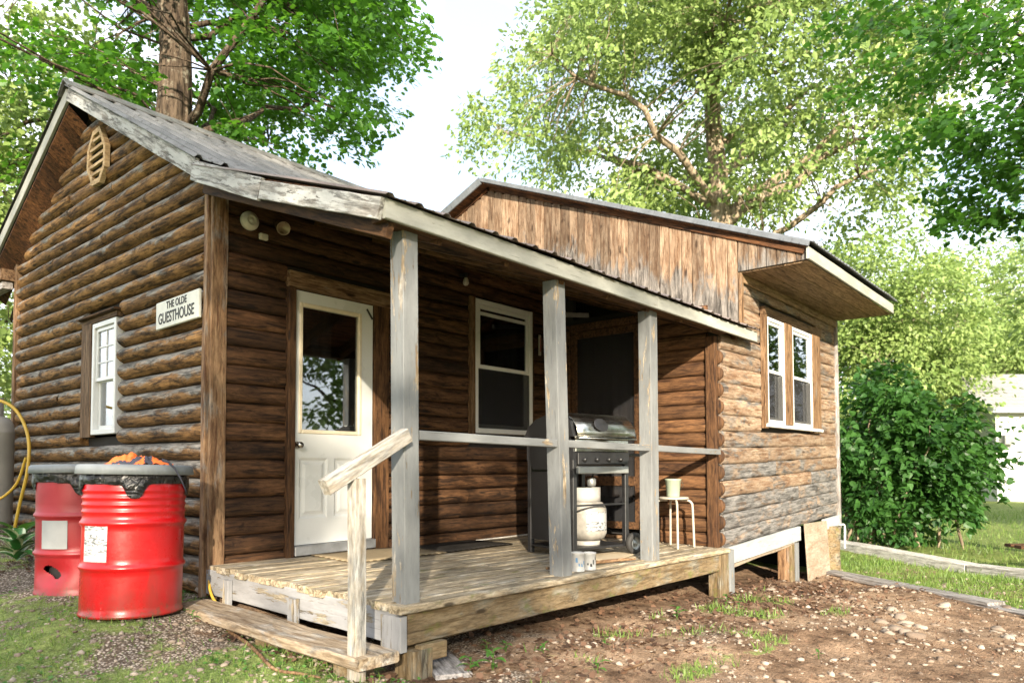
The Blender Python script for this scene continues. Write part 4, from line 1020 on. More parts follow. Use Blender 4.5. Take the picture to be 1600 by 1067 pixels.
# ------------------------------------------------------------------ step, planks, boards
st = thing('step_plank', 'thick weathered wooden step lying in front of the left end of the porch deck', 'step', (-.2, -1.1, -.45))
beam('tread', (-.215, -.16, -.300), (-.235, -2.16, -.318), .255, .058, M_step, st, c=.01, jit=.004, nseg=8, endjit=.012)
for yy in (-.5, -1.2, -1.95): beam('bearer', (-.31, yy, -.40), (-.13, yy, -.40), .10, .14, M_joist, st)
pb = thing('ground_board', 'flat tan board lying on the soil under the front corner of the deck', 'board', (.33, -2.05, -.5))
beam('board', (.50, -1.77, -.492), (.20, -2.25, -.472), .20, .025, M_greyw, pb)
py = thing('plywood_sheet', 'offcut of plywood leaning over the gap under the annex wall', 'plywood', (6.5, AY-.1, -.75))
mb = MB(); mb.cbox((-.40, -.009, 0), (.40, .009, .70), .002); mb.build('sheet', M_ply, py, Matrix.Translation((6.555, AY-.105, -.76)) @ Matrix.Rotation(R(-3.5), 4, 'X') @ Matrix.Rotation(R(1), 4, 'Y'))
for (lab, p0, p1, wd, zz) in (('split grey plank lying on the edge of the bare dirt', PLK_A, (5.55, -4.02), .23, .035), ('grey plank half under the split one at the edge of the grass strip', (6.62, -2.42), (5.12, -4.62), .18, .010)):
    t = thing('plank', lab, 'plank', (p0[0], p0[1], gz(*p0)), 0, None)
    beam('board', (p0[0], p0[1], gz(*p0)+zz), (p1[0], p1[1], gz(*p1)+zz), wd, .034, M_greyw, t, jit=.004, nseg=8, c=.006, endjit=.02)
curb_names = ('long white timber edging along the grass behind the annex', 'white timber edging continuing at the right edge beside the lawn')
cm_ = (8.62, -3.42)
for lab, p0, p1 in ((curb_names[0], CURB_A, cm_), (curb_names[1], (8.60, -3.45), CURB_B)):
    t = thing('edging_timber', lab, 'timber', (p0[0], p0[1], gz(*p0)))
    beam('timber', (p0[0], p0[1], gz(*p0, False)+.045), (p1[0], p1[1], gz(*p1, False)+.045), .27, .15, M_curb, t, jit=.004, c=.01)
bn = thing('picnic_bench', 'dark wooden picnic bench on the lawn at the right edge', 'bench', (8.9, -4.4, -.8))
bd = Vector((.62, -.78, 0)); b0 = Vector((8.50, -3.92, -.40))
for k in range(2): beam('seat_board', b0+Vector((.09*k*1.6, .12*k, 0)), b0+Vector((.09*k*1.6, .12*k, 0))+bd*1.7, .13, .04, M_trimd, bn)
for q in (.25, 1.4): 
    p = b0+bd*q+Vector((.07, .06, -.02)); beam('leg', p, p+Vector((.02, 0, -.42)), .09, .05, M_trimd, bn, up=(0, 1, 0))
lt = thing('metal_strip', 'thin pale strip lying on the deck at the foot of the porch wall', 'strip', (3.1, -.09, -.1))
beam('strip', (2.62, -.14, -.092), (3.5, -.075, -.103), .035, .012, M_curb, lt)

# ------------------------------------------------------------------ porch objects
mt = thing('door_mat', 'tan woven door mat on the porch boards in front of the white door', 'mat', (1.22, -.35, -.07))
mb = MB()
rows = [[(x, y, .006+.004*mnoise.noise(Vector((x*5, y*5, 0)))) for x in np.linspace(-.47, .47, 12)] for y in np.linspace(-.28, .28, 8)]
mb.sheet(rows); mb.build('weave', M_mat, mt, Matrix.Translation((1.24, -.37, deck_z(1.24, -.37)+.004)) @ Matrix.Rotation(R(.8), 4, 'Y') @ Matrix.Rotation(R(1), 4, 'X'), solid=.008)
mt = thing('rubber_mat', 'black mat lying on the porch boards under the dark window', 'mat', (2.2, -.35, -.08))
mb = MB(); rows = [[(x, y, .005+.006*mnoise.noise(Vector((x*4, y*5, 3)))) for x in np.linspace(-.45, .45, 12)] for y in np.linspace(-.27, .27, 8)]
mb.sheet(rows); mb.build('mat_sheet', M_matb, mt, Matrix.Translation((2.15, -.36, deck_z(2.15, -.36)+.005)) @ Matrix.Rotation(R(.8), 4, 'Y') @ Matrix.Rotation(R(4), 4, 'Z'), solid=.008)
# grill
GM = Matrix.Translation((2.19, -1.60, deck_z(2.2, -1.6))) @ Matrix.Rotation(R(-11), 4, 'Z')
gr = thing('gas_grill', 'black and stainless gas grill on a wheeled cart behind the porch rail', 'grill', tuple(GM.translation), R(-11))
GM = WM[gr.name]
def gp(name, fn, mat, **k):
    mb = MB(); fn(mb); return mb.build(name, mat, gr, GM, **k)
for (x, y, n_) in ((.02, .02, 0), (.63, .02, 1), (.02, .55, 2), (.63, .55, 3)):
    gp('leg', lambda m: m.cbox((x-.022, y-.022, .012 if n_ in (0, 2) else .07), (x+.022, y+.022, .80), .004), M_black)
gp('bottom_shelf', lambda m: m.cbox((.0, .0, .065), (.65, .57, .085), .004), M_black)
gp('side_panel', lambda m: m.cbox((-.004, .05, .13), (.006, .52, .70), .003), M_black)
gp('back_panel', lambda m: m.cbox((.05, .56, .12), (.60, .568, .74), .003), M_black)
gp('front_rail', lambda m: m.cbox((.044, -.004, .42), (.606, .012, .435), .003), M_black)
gp('firebox', lambda m: m.prism([(.0, .86), (.0, .80), (.08, .72), (.50, .72), (.58, .80), (.58, .99), (.03, .99)][::-1], .0, .66), M_black)
def ribbed(m):
    for k in range(4): m.cbox((.02, -.012-.002*(k % 2), .865+k*.034), (.64, .004, .895+k*.034), .006)
gp('front_panel', ribbed, M_steel)
def lid(m):
    arc = [(-.035, .975), (-.055, 1.00), (-.045, 1.06), (.0, 1.12), (.07, 1.165), (.17, 1.185), (.28, 1.18)]
    m.sheet([[(x, a, b) for x in np.linspace(-.0, .68, 6)] for a, b in arc])
    m.sheet([[(x, a, b) for x in (-.0, .68)] for a, b in ((-.075, .972), (-.035, .975))])
    m.sheet([[(x, a, b) for x in (-.0, .68)] for a, b in ((.26, 1.198), (.28, 1.18), (.30, 1.19))])
gp('lid', lid, M_steel, solid=.008)
arc2 = [(-.04, .985), (.0, 1.11), (.07, 1.155), (.17, 1.178), (.30, 1.17), (.42, 1.14), (.52, 1.08), (.57, 1.0), (.57, .985)]
gp('lid_end', lambda m: m.prism(arc2, -.035, .0), M_black)
gp('lid_end', lambda m: m.prism(arc2, .68, .715), M_black)
gp('lid_back', lambda m: m.sheet([[(x, a, b) for x in (.0, .68)] for a, b in arc2[4:]]), M_black, solid=.006)
gp('thermometer', lambda m: m.lathe([(0, .02), (.07, .018), (.08, 0)], 24), M_black).matrix_basis = Matrix.Translation((.27, -.052, 1.085)) @ Matrix.Rotation(R(68), 4, 'X') @ Matrix.Diagonal((1, .75, .3, 1))
gp('control_panel', lambda m: m.cbox((.03, -.035, .685), (.62, .0, .745), .006), M_grey_metal)
gp('lower_valance', lambda m: m.cbox((.04, -.02, .76), (.63, .0, .855), .004), M_black)
for k in range(4):
    o = gp('knob', lambda m: m.lathe([(0, .03), (.014, .028), (.019, .005), (.019, 0)], 14), M_black); o.matrix_basis = Matrix.Translation((.10+k*.14, -.02, .80)) @ Matrix.Rotation(R(90), 4, 'X')
gp('side_shelf', lambda m: m.cbox((.72, .06, .83), (.98, .52, .855), .008), M_black)
gp('rating_label', lambda m: (m.cbox((-.009, .08, .41), (-.0045, .20, .47), .001), m.cbox((-.009, .12, .475), (-.0045, .20, .50), .001)), M_paper)
gp('axle', lambda m: m.tube([(.66, .0, .075), (.66, .58, .075)], .007, 8), M_knob)
def wheel(yy):
    mb = MB(); mb.lathe([(.052, -.022), (.070, -.026), (.086, -.022), (.092, -.010), (.092, .010), (.086, .022), (.070, .026), (.052, .022)], 32)
    wl = mb.build('wheel', M_blackr, gr, GM @ Matrix.Translation((.685, yy, .088)) @ Matrix.Rotation(R(90), 4, 'X'))
    mb = MB(); mb.lathe([(0, .016), (.016, .018), (.020, .008), (.050, .006), (.054, .018)], 24)
    for k in range(6): mb.box((-.004, .018, .006), (.004, .052, .014))
    mb.lathe([(0, -.016), (.016, -.018), (.02, -.008), (.05, -.006), (.054, -.018)], 24); mb.build('rim', M_grey_metal, wl, WM[wl.name])
wheel(-.03); wheel(.58)
# propane bottle on the cart shelf
PT = GM @ Matrix.Translation((.34, .20, .085))
t = thing('propane_bottle', 'scuffed white propane bottle standing on the lower shelf of the grill', 'propane bottle', tuple(PT.translation)); 
PT = WM[t.name] @ Matrix.Diagonal((1.12, 1.12, 1.12, 1))
mb = MB(); mb.lathe([(.10, 0), (.105, .03), (.10, .032)], 30); mb.build('foot_ring', M_tank, t, PT)
mb = MB(); mb.lathe([(.0, .03), (.09, .03), (.135, .05), (.152, .085), (.153, .10), (.153, .25), (.150, .275), (.125, .315), (.07, .335), (0, .34)], 36); mb.build('shell', M_tankd, t, PT)
def collar(r, z, a): return r, z
mb = MB(); rows = [[(.105*math.cos(a), .105*math.sin(a), z) for a in np.linspace(R(150), R(395), 22)] for z in (.325, .36, .43)]
mb.sheet(rows); mb.build('collar', M_tank, t, PT, solid=.006)
mb = MB(); mb.tube([(0, 0, .33), (0, 0, .43)], .022, 10); mb.tube([(0, 0, .40), (-.09, -.02, .41)], .012, 8); mb.build('valve', M_knob, t, PT)
mb = MB(); mb.lathe([(0, .0), (.03, .002), (.034, .02), (.034, .05), (.028, .06), (0, .062)], 16); mb.build('regulator', M_grey_metal, t, PT @ Matrix.Translation((-.06, -.09, .44)))
mb = MB(); rows = [[(.1545*math.cos(a), .1545*math.sin(a), z) for a in np.linspace(R(215), R(290), 12)] for z in (.11, .25)]; mb.sheet(rows); mb.build('paper_label', M_label, t, PT)
mb = MB(); rows = [[(.155*math.cos(a), .155*math.sin(a), z) for a in np.linspace(R(300), R(322), 6)] for z in (.17, .27)]; mb.sheet(rows); mb.build('paper_label', M_blue, t, PT)
mb = MB(); mb.tube(catmull([tuple(PT @ Vector((-.06, -.09, .50))), tuple(PT @ Vector((.0, -.1, .58))), tuple(PT @ Vector((.10, -.05, .54))), tuple(PT @ Vector((.16, .05, .64)))]), .008, 8); mb.build('gas_hose', M_blackr, t)
# stool and bucket
sc_ = Vector((3.70, -1.69, deck_z(3.7, -1.7)))
t = thing('stool', 'small white metal stool with four bent legs in the sunny porch corner', 'stool', tuple(sc_)); W = WM[t.name]
mb = MB(); mb.lathe([(0, .475), (.130, .475), (.143, .468), (.143, .455), (.130, .452), (0, .452)], 32); mb.build('seat', M_stoolm, t, W)
for k in range(4):
    a = R(38+90*k); d = Vector((math.cos(a), math.sin(a), 0))
    mb = MB(); mb.tube(catmull([d*.06+Vector((0, 0, .445)), d*.13+Vector((0, 0, .442)), d*.168+Vector((0, 0, .415)), d*.178+Vector((0, 0, .36)), d*.19+Vector((0, 0, .0))], 6), .0115, 8); mb.build('leg', M_stoolm, t, W)
t = thing('bucket', 'small pale green bucket standing on the white stool', 'bucket', tuple(sc_+Vector((-.01, 0, .476)))); W = WM[t.name]
mb = MB(); mb.lathe([(0, 0), (.056, 0), (.060, .006), (.074, .155), (.079, .158), (.079, .168), (.072, .168), (.056, .01), (0, .01)], 28); mb.build('pail', M_bucket, t, W)
mb = MB(); mb.tube(catmull([Vector((.02, -.078, .16)), Vector((.06, -.075, .10)), Vector((.075, -.02, .075)), Vector((.07, .04, .10)), Vector((.02, .078, .16))], 6), .003, 6); mb.build('bail_handle', M_knob, t, W)
# paint cans
for (x, y, h, lab, pr_m) in ((1.70, -1.985, .135, 'white and blue paint can standing against the middle porch post', M_blue), (1.83, -1.995, .125, 'dripped white paint can at the deck edge right of the blue one', M_black)):
    t = thing('paint_can', lab, 'paint can', (x, y, deck_z(x, y))); W = WM[t.name]
    mb = MB(); mb.lathe([(0, 0), (.048, 0), (.051, .004), (.049, .008), (.049, h-.012), (.052, h-.008), (.052, h), (.046, h), (.044, h-.006), (0, h-.006)], 26); mb.build('can', M_can, t, W)
    for k in range(5):
        mb = MB(); a0 = R(200+k*24); z0 = random.uniform(.02, .08); rows = [[(.0497*math.cos(a), .0497*math.sin(a), z) for a in np.linspace(a0, a0+R(random.uniform(9, 20)), 4)] for z in (z0, z0+random.uniform(.012, .04))]; mb.sheet(rows)
        mb.build('print', pr_m, t, W)
t = thing('broken_branch', 'reddish bare stick lying along the front edge of the porch deck', 'stick', (1.9, -1.9, -.1))
mb = MB(); mb.tube([(1.50, -1.86, -.085), (1.75, -1.90, -.092), (2.1, -1.925, -.095), (2.32, -1.985, -.095), (2.42, -2.03, -.098)], [.009, .012, .014, .013, .006], 8); mb.build('stick', M_trimw, t)
t = thing('cardboard_sheet', 'flat tan cardboard sheet on the deck under the grill', 'cardboard', (2.5, -1.5, -.12))
mb = MB(); mb.cbox((-.30, -.22, 0), (.30, .22, .006), .001); mb.build('sheet', plain('cardboard', (.42, .34, .23), .8), t, Matrix.Translation((2.55, -1.62, deck_z(2.55, -1.62)+.003)) @ Matrix.Rotation(R(14), 4, 'Z') @ Matrix.Rotation(R(.8), 4, 'Y'))
t = thing('drain_pipe', 'thin white bent pipe at the right corner of the annex foundation', 'pipe', (7.72, AY-.03, -.4))
mb = MB(); mb.tube(catmull([(7.62, AY-.05, -.16), (7.74, AY-.06, -.17), (7.77, AY-.06, -.25), (7.75, AY-.06, -.48)]), .014, 8); mb.build('pipe', M_white, t)
# ------------------------------------------------------------------ vegetation helpers
MAPLE = np.array([(0,0,0),(.30,.10,.0),(.26,.28,.02),(.56,.42,.04),(.30,.52,.03),(.36,.66,.03),(.0,1.0,-.04),(-.36,.66,.03),(-.30,.52,.03),(-.56,.42,.04),(-.26,.28,.02),(-.30,.10,.0)], dtype=np.float32)
MAPLE_F = [(0,1,2),(0,2,4),(2,3,4),(0,4,6),(4,5,6),(0,6,8),(6,7,8),(0,8,10),(8,9,10),(0,10,11)]
OVAL = np.array([(0,0,0),(.26,.34,.05),(.20,.72,.03),(0,1,-.05),(-.20,.72,.03),(-.26,.34,.05)], dtype=np.float32)
OVAL_F = [(0,1,2),(0,2,3),(0,3,4),(0,4,5)]
HEART = np.array([(0,0,0),(.34,.10,.05),(.36,.38,.06),(.16,.76,.03),(0,1,-.08),(-.16,.76,.03),(-.36,.38,.06),(-.34,.10,.05)], dtype=np.float32)
HEART_F = [(0,1,2),(0,2,3),(0,3,4),(0,4,5),(0,5,6),(0,6,7)]
def norm(v): return v/np.maximum(np.linalg.norm(v, axis=1, keepdims=True), 1e-6)
def leaves(name, c, up, tip, size, tmpl, tris, mat, parent=None, kind='stuff', rnd=None, loc=(0, 0, 0)):
    """one mesh of leaves: c centres, up normals, tip directions"""
    n = len(c); up = norm(up); x = norm(np.cross(tip, up)); y = np.cross(up, x)
    k = len(tmpl)
    V = (c[:, None, :]+size[:, None, None]*(tmpl[None, :, 0, None]*x[:, None, :]+tmpl[None, :, 1, None]*y[:, None, :]+tmpl[None, :, 2, None]*up[:, None, :])).reshape(-1, 3).astype(np.float32)
    T = np.array(tris, dtype=np.int32); F = (T[None]+(np.arange(n)*k)[:, None, None]).reshape(-1, 3)
    me = bpy.data.meshes.new(name); me.vertices.add(len(V)); me.vertices.foreach_set('co', V.ravel())
    me.loops.add(F.size); me.loops.foreach_set('vertex_index', F.ravel().astype(np.int32))
    me.polygons.add(len(F)); me.polygons.foreach_set('loop_start', np.arange(len(F), dtype=np.int32)*3)
    me.update(); me.validate(verbose=False)
    if rnd is None: rnd = rng.random(n)
    at = me.attributes.new('rnd', 'FLOAT', 'FACE'); at.data.foreach_set('value', np.repeat(np.clip(rnd, 0, 1), len(tris)).astype(np.float32))
    me.materials.append(mat)
    o = bpy.data.objects.new(name, me); link(o, parent, Matrix())
    if kind: o['kind'] = kind
    return o
def spray(cs, per, rad, flat, size, outward_from, droop=.35, upmix=.9, tone=None):
    """leaf clusters round each centre; returns arrays"""
    n = len(cs); N = n*per
    base = np.repeat(cs, per, axis=0)
    u = rng.normal(size=(N, 3)); u /= np.linalg.norm(u, axis=1, keepdims=True); r = rng.random((N, 1))**.45
    srad = np.repeat(rad*(.7+.6*rng.random(n)), per)[:, None]
    tilt = norm(np.column_stack([rng.normal(0, .28, n), rng.normal(0, .28, n), np.ones(n)])); tilt = np.repeat(tilt, per, axis=0)
    off = u*r*srad; off = off-tilt*(off*tilt).sum(1, keepdims=True)*(1-flat)
    outw = base-np.array(outward_from); outw[:, 2] *= .3; outw = norm(outw)
    off[:, 2] -= droop*(np.linalg.norm(off[:, :2], axis=1)**2)/np.maximum(srad[:, 0], .01)
    c = base+off
    up = tilt*upmix+rng.normal(size=(N, 3))*.42+outw*.25
    tip = norm(off)+outw*.4+rng.normal(size=(N, 3))*.4+np.array([0, 0, -.45])
    sz = size*(.65+.6*rng.random(N))
    t = np.repeat(rng.random(n), per)*.55+rng.random(N)*.45
    return c, up, tip, sz, t
def limb_path(a, b, lift=.15, wob=.05, n=7):
    a = Vector(a); b = Vector(b); L = (b-a).length; out = []
    ph = random.uniform(0, 6)
    for i in range(n+1):
        t = i/n; p = a.lerp(b, t)+Vector((0, 0, lift*L*math.sin(t*math.pi)))
        if 0 < i < n: p += Vector((random.uniform(-1, 1), random.uniform(-1, 1), random.uniform(-1, 1)))*wob*L
        out.append(p)
    return out
def make_tree(name, label, cat, group, base, height, r0, centre, rad, n_limb, n_spray, per, lsize, tmpl, tris, lmat, bmat, srad=.5, flat=.35, seed=1, gap=.0, shell=.5, keep=None, trunk_top=.75, sides=14, upmix=.9, extra=None, lean=(0, 0), ridge=False, lsc=1.0):
    global rng
    random.seed(seed); rng = np.random.default_rng(seed)
    base = Vector(base); t = thing(name, label, cat, tuple(base), 0, group)
    ctr = Vector(centre)
    top = Vector((base.x+lean[0]*height, base.y+lean[1]*height, base.z+height*trunk_top))
    pts = []; nT = 16
    for i in range(nT+1):
        q = i/nT; p = base.lerp(top, q)
        if i: p += Vector((mnoise.noise(Vector((q*3, seed, 0))), mnoise.noise(Vector((q*3, seed, 5))), 0))*r0*1.1
        pts.append(p)
    rr = [r0*(1.25 if i == 0 else 1)*(1-.62*i/nT) for i in range(nT+1)]
    mb = MB()
    if ridge:
        fp = catmull(pts, 6); rf = np.interp(np.linspace(0, nT, len(fp)), range(nT+1), rr); mb.tube(fp, list(rf), 72)
        for i_, v_ in enumerate(mb.v[:len(fp)*72]):
            c0 = fp[i_//72]; d_ = Vector(v_)-c0; a_ = math.atan2(d_.y, d_.x)
            q_ = Vector((math.cos(a_)*4.2, math.sin(a_)*4.2, c0.z*.75)); h_ = 1-2.4*abs(mnoise.noise(q_))+.5*mnoise.noise(q_*2.7)
            mb.v[i_] = tuple(c0+d_*(1+.085*h_))
    else: mb.tube(pts, rr, sides, wob=.05)
    mb.build('trunk', bmat, t)
    def trunk_at(z):
        q = min(max((z-base.z)/(top.z-base.z), 0), .999)*nT; i = int(q); return pts[i].lerp(pts[i+1], q-i), rr[i]
    R3 = np.array(rad); cs = []
    tries = 0
    while len(cs) < n_spray and tries < n_spray*40:
        tries += 1
        v = rng.normal(size=3); v /= np.linalg.norm(v); v *= rng.random()**shell
        p = np.array(ctr)+v*R3
        if gap and mnoise.noise(Vector(p*(2.2/max(rad)))+Vector((seed*3.1, 0, 0))) < gap-.5: continue
        if keep and not keep(p): continue
        cs.append(p)
    cs = np.array(cs+([] if extra is None else [np.array(e) for e in extra]))
    # limbs
    nodes = []
    for k in range(n_limb):
        v = rng.normal(size=3); v /= np.linalg.norm(v); v *= .45+.4*rng.random()
        e = ctr+Vector(v*R3)
        if keep and not keep(np.array(e)) and random.random() < .75: e = Vector(cs[rng.integers(len(cs))])
        zz = min(max(base.z+height*.22, e.z-(e-Vector((pts[8].x, pts[8].y, e.z))).length*.55), top.z*.98)
        s, sr = trunk_at(zz); path = limb_path(s, e, .06, .045, 8)
        lr = sr*random.uniform(.35, .6)*lsc
        mb = MB(); mb.tube(path, [lr*(1-.75*i/8) for i in range(9)], 8, wob=.06); mb.build('limb', bmat, t)
        for i in range(2, 9): nodes.append((path[i], lr*(1-.75*i/8)))
    for i in range(6, nT+1): nodes.append((pts[i], rr[i]))
    NP_ = np.array([list(n_[0]) for n_ in nodes])
    mb = MB()
    for c in cs:
        d = np.linalg.norm(NP_-c, axis=1)+ .4*np.maximum(NP_[:, 2]-c[2], 0); i = int(d.argmin())
        p = limb_path(nodes[i][0], Vector(c), .08, .05, 4); r_ = min(nodes[i][1]*.4, .006+.005*d[i])
        mb.tube(p, [r_, r_*.8, r_*.6, r_*.4, .004], 4, cap=False)
    o = mb.build('twigs', bmat, t); o['kind'] = 'stuff'
    c, up, tip, sz, tn = spray(cs, per, srad, flat, lsize, list(ctr), upmix=upmix)
    leaves('crown', c, up, tip, sz, tmpl, tris, lmat, t, rnd=tn)
    return t
def copy_tree(src, loc, rz, sc, label, group):
    m = Matrix.Translation(loc) @ Matrix.Rotation(rz, 4, 'Z') @ Matrix.Scale(sc, 4)
    r = src.copy(); C.objects.link(r); r.matrix_basis = m; r['label'] = label; r['group'] = group
    for ch in list(src.children):
        c = ch.copy(); C.objects.link(c); c.parent = r
    return r
def ray(u, v, depth):
    d = _rt*((u-800)/1120.28)-_up*((v-684.14)/1120.28)+_fw
    return CAM+d*depth

# big maple behind the cabin: trunk rises over the main roof
b = ray(258, 715, 10.6); b.z = -.1
def keep1(p):
    d = Vector(p)-CAM; z = d.dot(_fw); u = 800+1120.28*d.dot(_rt)/z; v = 684.14-1120.28*d.dot(_up)/z
    if u > 655-max(0, (130-v))*.12: return False
    if v > 290: return False
    if u < 140 and random.random() < .72: return False
    if 110 < u < 215 and -20 < v < 75: return random.random() < .12
    if u > 470 and v > 265-(u-470)*.7+30: return False
    if 185 < u < 330 and z < 11.6 and v < 250: return False
    return True
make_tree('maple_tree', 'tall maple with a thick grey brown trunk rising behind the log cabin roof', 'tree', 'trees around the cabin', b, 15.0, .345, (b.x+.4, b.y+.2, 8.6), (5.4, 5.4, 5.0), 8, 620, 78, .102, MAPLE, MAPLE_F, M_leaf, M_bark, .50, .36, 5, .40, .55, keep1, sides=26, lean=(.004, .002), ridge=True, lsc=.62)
# sunlit tree at the far left
b = ray(-120, 715, 13.5); b.z = -.1
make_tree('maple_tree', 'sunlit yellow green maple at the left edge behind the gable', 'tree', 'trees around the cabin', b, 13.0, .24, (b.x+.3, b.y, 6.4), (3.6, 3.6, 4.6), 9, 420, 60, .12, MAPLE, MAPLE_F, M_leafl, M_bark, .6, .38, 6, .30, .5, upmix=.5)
b = ray(-30, 690, 22); b.z = -.1
make_tree('young_tree', 'low leafy tree at the left edge beyond the cabin corner', 'tree', 'trees around the cabin', b, 6.5, .12, (b.x, b.y, 3.2), (2.4, 2.4, 3.0), 6, 240, 60, .13, OVAL, OVAL_F, M_leafl, M_bark, .5, .5, 7)
# great pale tree behind the annex
b = ray(1122, 715, 21); b.z = -.4
def keep3(p):
    d = Vector(p)-CAM; z = d.dot(_fw); u = 800+1120.28*d.dot(_rt)/z; v = 684.14-1120.28*d.dot(_up)/z
    if v < 230 and u < 735+max(0, 170-v)*.75: return False
    if u < 715: return False
    if v > 235 and u < 730+(v-235)*2.6: return False
    if v > 350: return u > 1290 and v < 420
    return True
make_tree('broad_tree', 'great pale green tree with spreading limbs behind the annex roof', 'tree', 'trees around the cabin', b, 22.0, .42, (b.x+.2, b.y, 13.0), (8.8, 8.8, 7.4), 22, 950, 84, .17, OVAL, OVAL_F, M_leafl, M_barkl, .76, .42, 8, .44, .5, keep3, sides=16, upmix=.35)
# dark maple branch hanging in at the top right
b = ray(1830, 720, 9.5); b.z = -.8
def keep4(p):
    d = Vector(p)-CAM; z = d.dot(_fw)
    if z < 5.5: return False
    u = 800+1120.28*d.dot(_rt)/z; v = 684.14-1120.28*d.dot(_up)/z
    return u > 1300+max(0, v-150)*.95 and v < 345
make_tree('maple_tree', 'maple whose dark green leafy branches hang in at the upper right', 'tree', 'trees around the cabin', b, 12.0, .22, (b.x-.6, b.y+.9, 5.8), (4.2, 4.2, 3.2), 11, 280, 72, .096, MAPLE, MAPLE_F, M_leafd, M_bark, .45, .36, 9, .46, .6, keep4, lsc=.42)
# sunlit trees far behind on the right
far = None
for i, (u, dep, H, rad, lab) in enumerate(((1500, 40, 13.5, 6.0, 'bright sunlit tree standing directly behind the white house roof'), (1380, 33, 11.5, 4.6, 'bright leafy tree between the annex corner and the white house'), (1640, 44, 15, 6.5, 'bright tree at the right edge far behind the white house'))):
    b = ray(u, 715, dep); b.z = -1.0
    make_tree('sunlit_tree', lab, 'tree', 'trees around the cabin', b, H, .25, (b.x, b.y, H*.5), (rad, rad, H*.5), 12, 430, 95, .22, OVAL, OVAL_F, M_leafl, M_barkl, 1.1, .55, 20+i, .30, .45, upmix=.3)
# lilac bush right of the annex
b = ray(1420, 850, 12.3); b.z = -.85
random.seed(31); rng = np.random.default_rng(31)
t = thing('lilac_bush', 'big dark green lilac bush standing right of the annex corner', 'bush', tuple(b), 0)
mb = MB(); stems = []
bush_ax = _rt.copy(); bush_ax.z = 0; bush_ax.normalize()
for k in range(13):
    s = b+bush_ax*random.uniform(-1.2, .8)+Vector((random.uniform(-.3, .3), random.uniform(-.3, .3), 0)); e = s+Vector((random.uniform(-.7, .7), random.uniform(-.7, .7), random.uniform(1.6, 2.9)))
    p = limb_path(s, e, .02, .05, 5); mb.tube(p, [.026, .024, .02, .016, .012, .008], 6)
mb.build('stems', M_barkl, t)
cs = []
while len(cs) < 520:
    v = rng.normal(size=3); v /= np.linalg.norm(v); v *= rng.random()**.38
    q = bush_ax*v[0]*1.62+Vector((_fw.x, _fw.y, 0)).normalized()*v[1]*1.3
    z = v[2]*1.62+1.62
    # broad at mid height, lower on the right
    if z > 3.15-max(0, v[0]+.15)*1.65: continue
    if mnoise.noise(Vector((v[0]*2.3, v[1]*2.3, z*1.5))) < -.22: continue
    f_ = 1+.22*mnoise.noise(Vector((v[0]*3, v[1]*3+4, z*1.2)))
    q *= f_
    cs.append((b.x+q.x, b.y+q.y, b.z+z+.05))
c, up, tip, sz, tn = spray(np.array(cs), 25, .29, .7, .122, [b.x, b.y, b.z+1.2], .2, .6)
leaves('foliage', c, up, tip, sz, HEART, HEART_F, M_leafb, t, rnd=tn)
# ------------------------------------------------------------------ white house beyond
A = Vector((33.38, -.915, 0)); ed = Vector((_rt.x, _rt.y, 0)).normalized(); ed = (ed+Vector((_fw.x, _fw.y, 0))*.06).normalized(); bk = Vector((-ed.y, ed.x, 0))
HM = Matrix(((ed.x, bk.x, 0, A.x), (ed.y, bk.y, 0, A.y), (0, 0, 1, -1.1), (0, 0, 0, 1)))
t = thing('white_house', 'low white clapboard house with a grey roof beyond the lilac bush', 'house', (A.x, A.y, -1.1)); WM[t.name] = Matrix.Translation((A.x, A.y, -1.1))
M_clap = plain('clapboard_white', (.52, .52, .505), .6, var=.08, scale=3); M_shin = roof_metal('shingle_grey', (.24, .235, .23), (.32, .31, .30), (.17, .16, .155), .9)
mb = MB(); mb.box((0, 0, -.5), (12, 5.8, 4.15)); mb.prism([(0, 4.15), (2.9, 5.70), (5.8, 4.15)][::-1], .0, 12); mb.build('wall', M_clap, t, HM)
for k in range(26):
    z = .0+k*.158
    beam('clapboard', HM @ Vector((-.02, -.018, z)), HM @ Vector((12.0, -.018, z)), .022, .15, M_clap, t, nseg=1, up=HM.to_3x3() @ Vector((0, .12, 1)))
mb = MB()
for sgn in (-1, 1):
    e_ = -.45 if sgn < 0 else 6.25
    mb.prism([(e_, 3.93), (2.9, 5.76), (2.9, 5.86), (e_, 4.03)] if sgn > 0 else [(e_, 3.93), (e_, 4.03), (2.9, 5.86), (2.9, 5.76)], -.45, 12.4)
mb.build('roof', M_shin, t, HM)
for k in range(10):
    y_ = -.43+k*.335; z_ = 4.045+(y_+.45)*.546
    beam('shingle_course', HM @ Vector((-.46, y_+.165, z_+.10)), HM @ Vector((12.4, y_+.165, z_+.10)), .36, .02, M_shin, t, nseg=1, up=HM.to_3x3() @ Vector((0, -.52, 1)))
beam('fascia', HM @ Vector((-.46, -.47, 3.97)), HM @ Vector((12.4, -.47, 3.97)), .03, .20, M_white, t, nseg=1)
beam('rake_fascia', HM @ Vector((-.47, -.46, 3.96)), HM @ Vector((-.47, 2.9, 5.79)), .03, .20, M_white, t, nseg=1)
def housewin(x0, z0, w_, h_):
    wn = MB(); 
    for bx in frame_boxes(-.07, -.03, x0, x0+w_, z0, z0+h_, .07, 'y'): wn.cbox(*bx)
    o = wn.build('window', M_white, t, HM); m2 = MB(); m2.box((x0+.05, -.045, z0+.05), (x0+w_-.05, -.040, z0+h_-.05)); m2.build('pane', plain('far_pane', (.12, .12, .12), .1), o, HM)
housewin(1.15, 2.3, .9, 1.1); housewin(3.2, 2.3, .9, 1.1); housewin(6, 2.3, .9, 1.1)
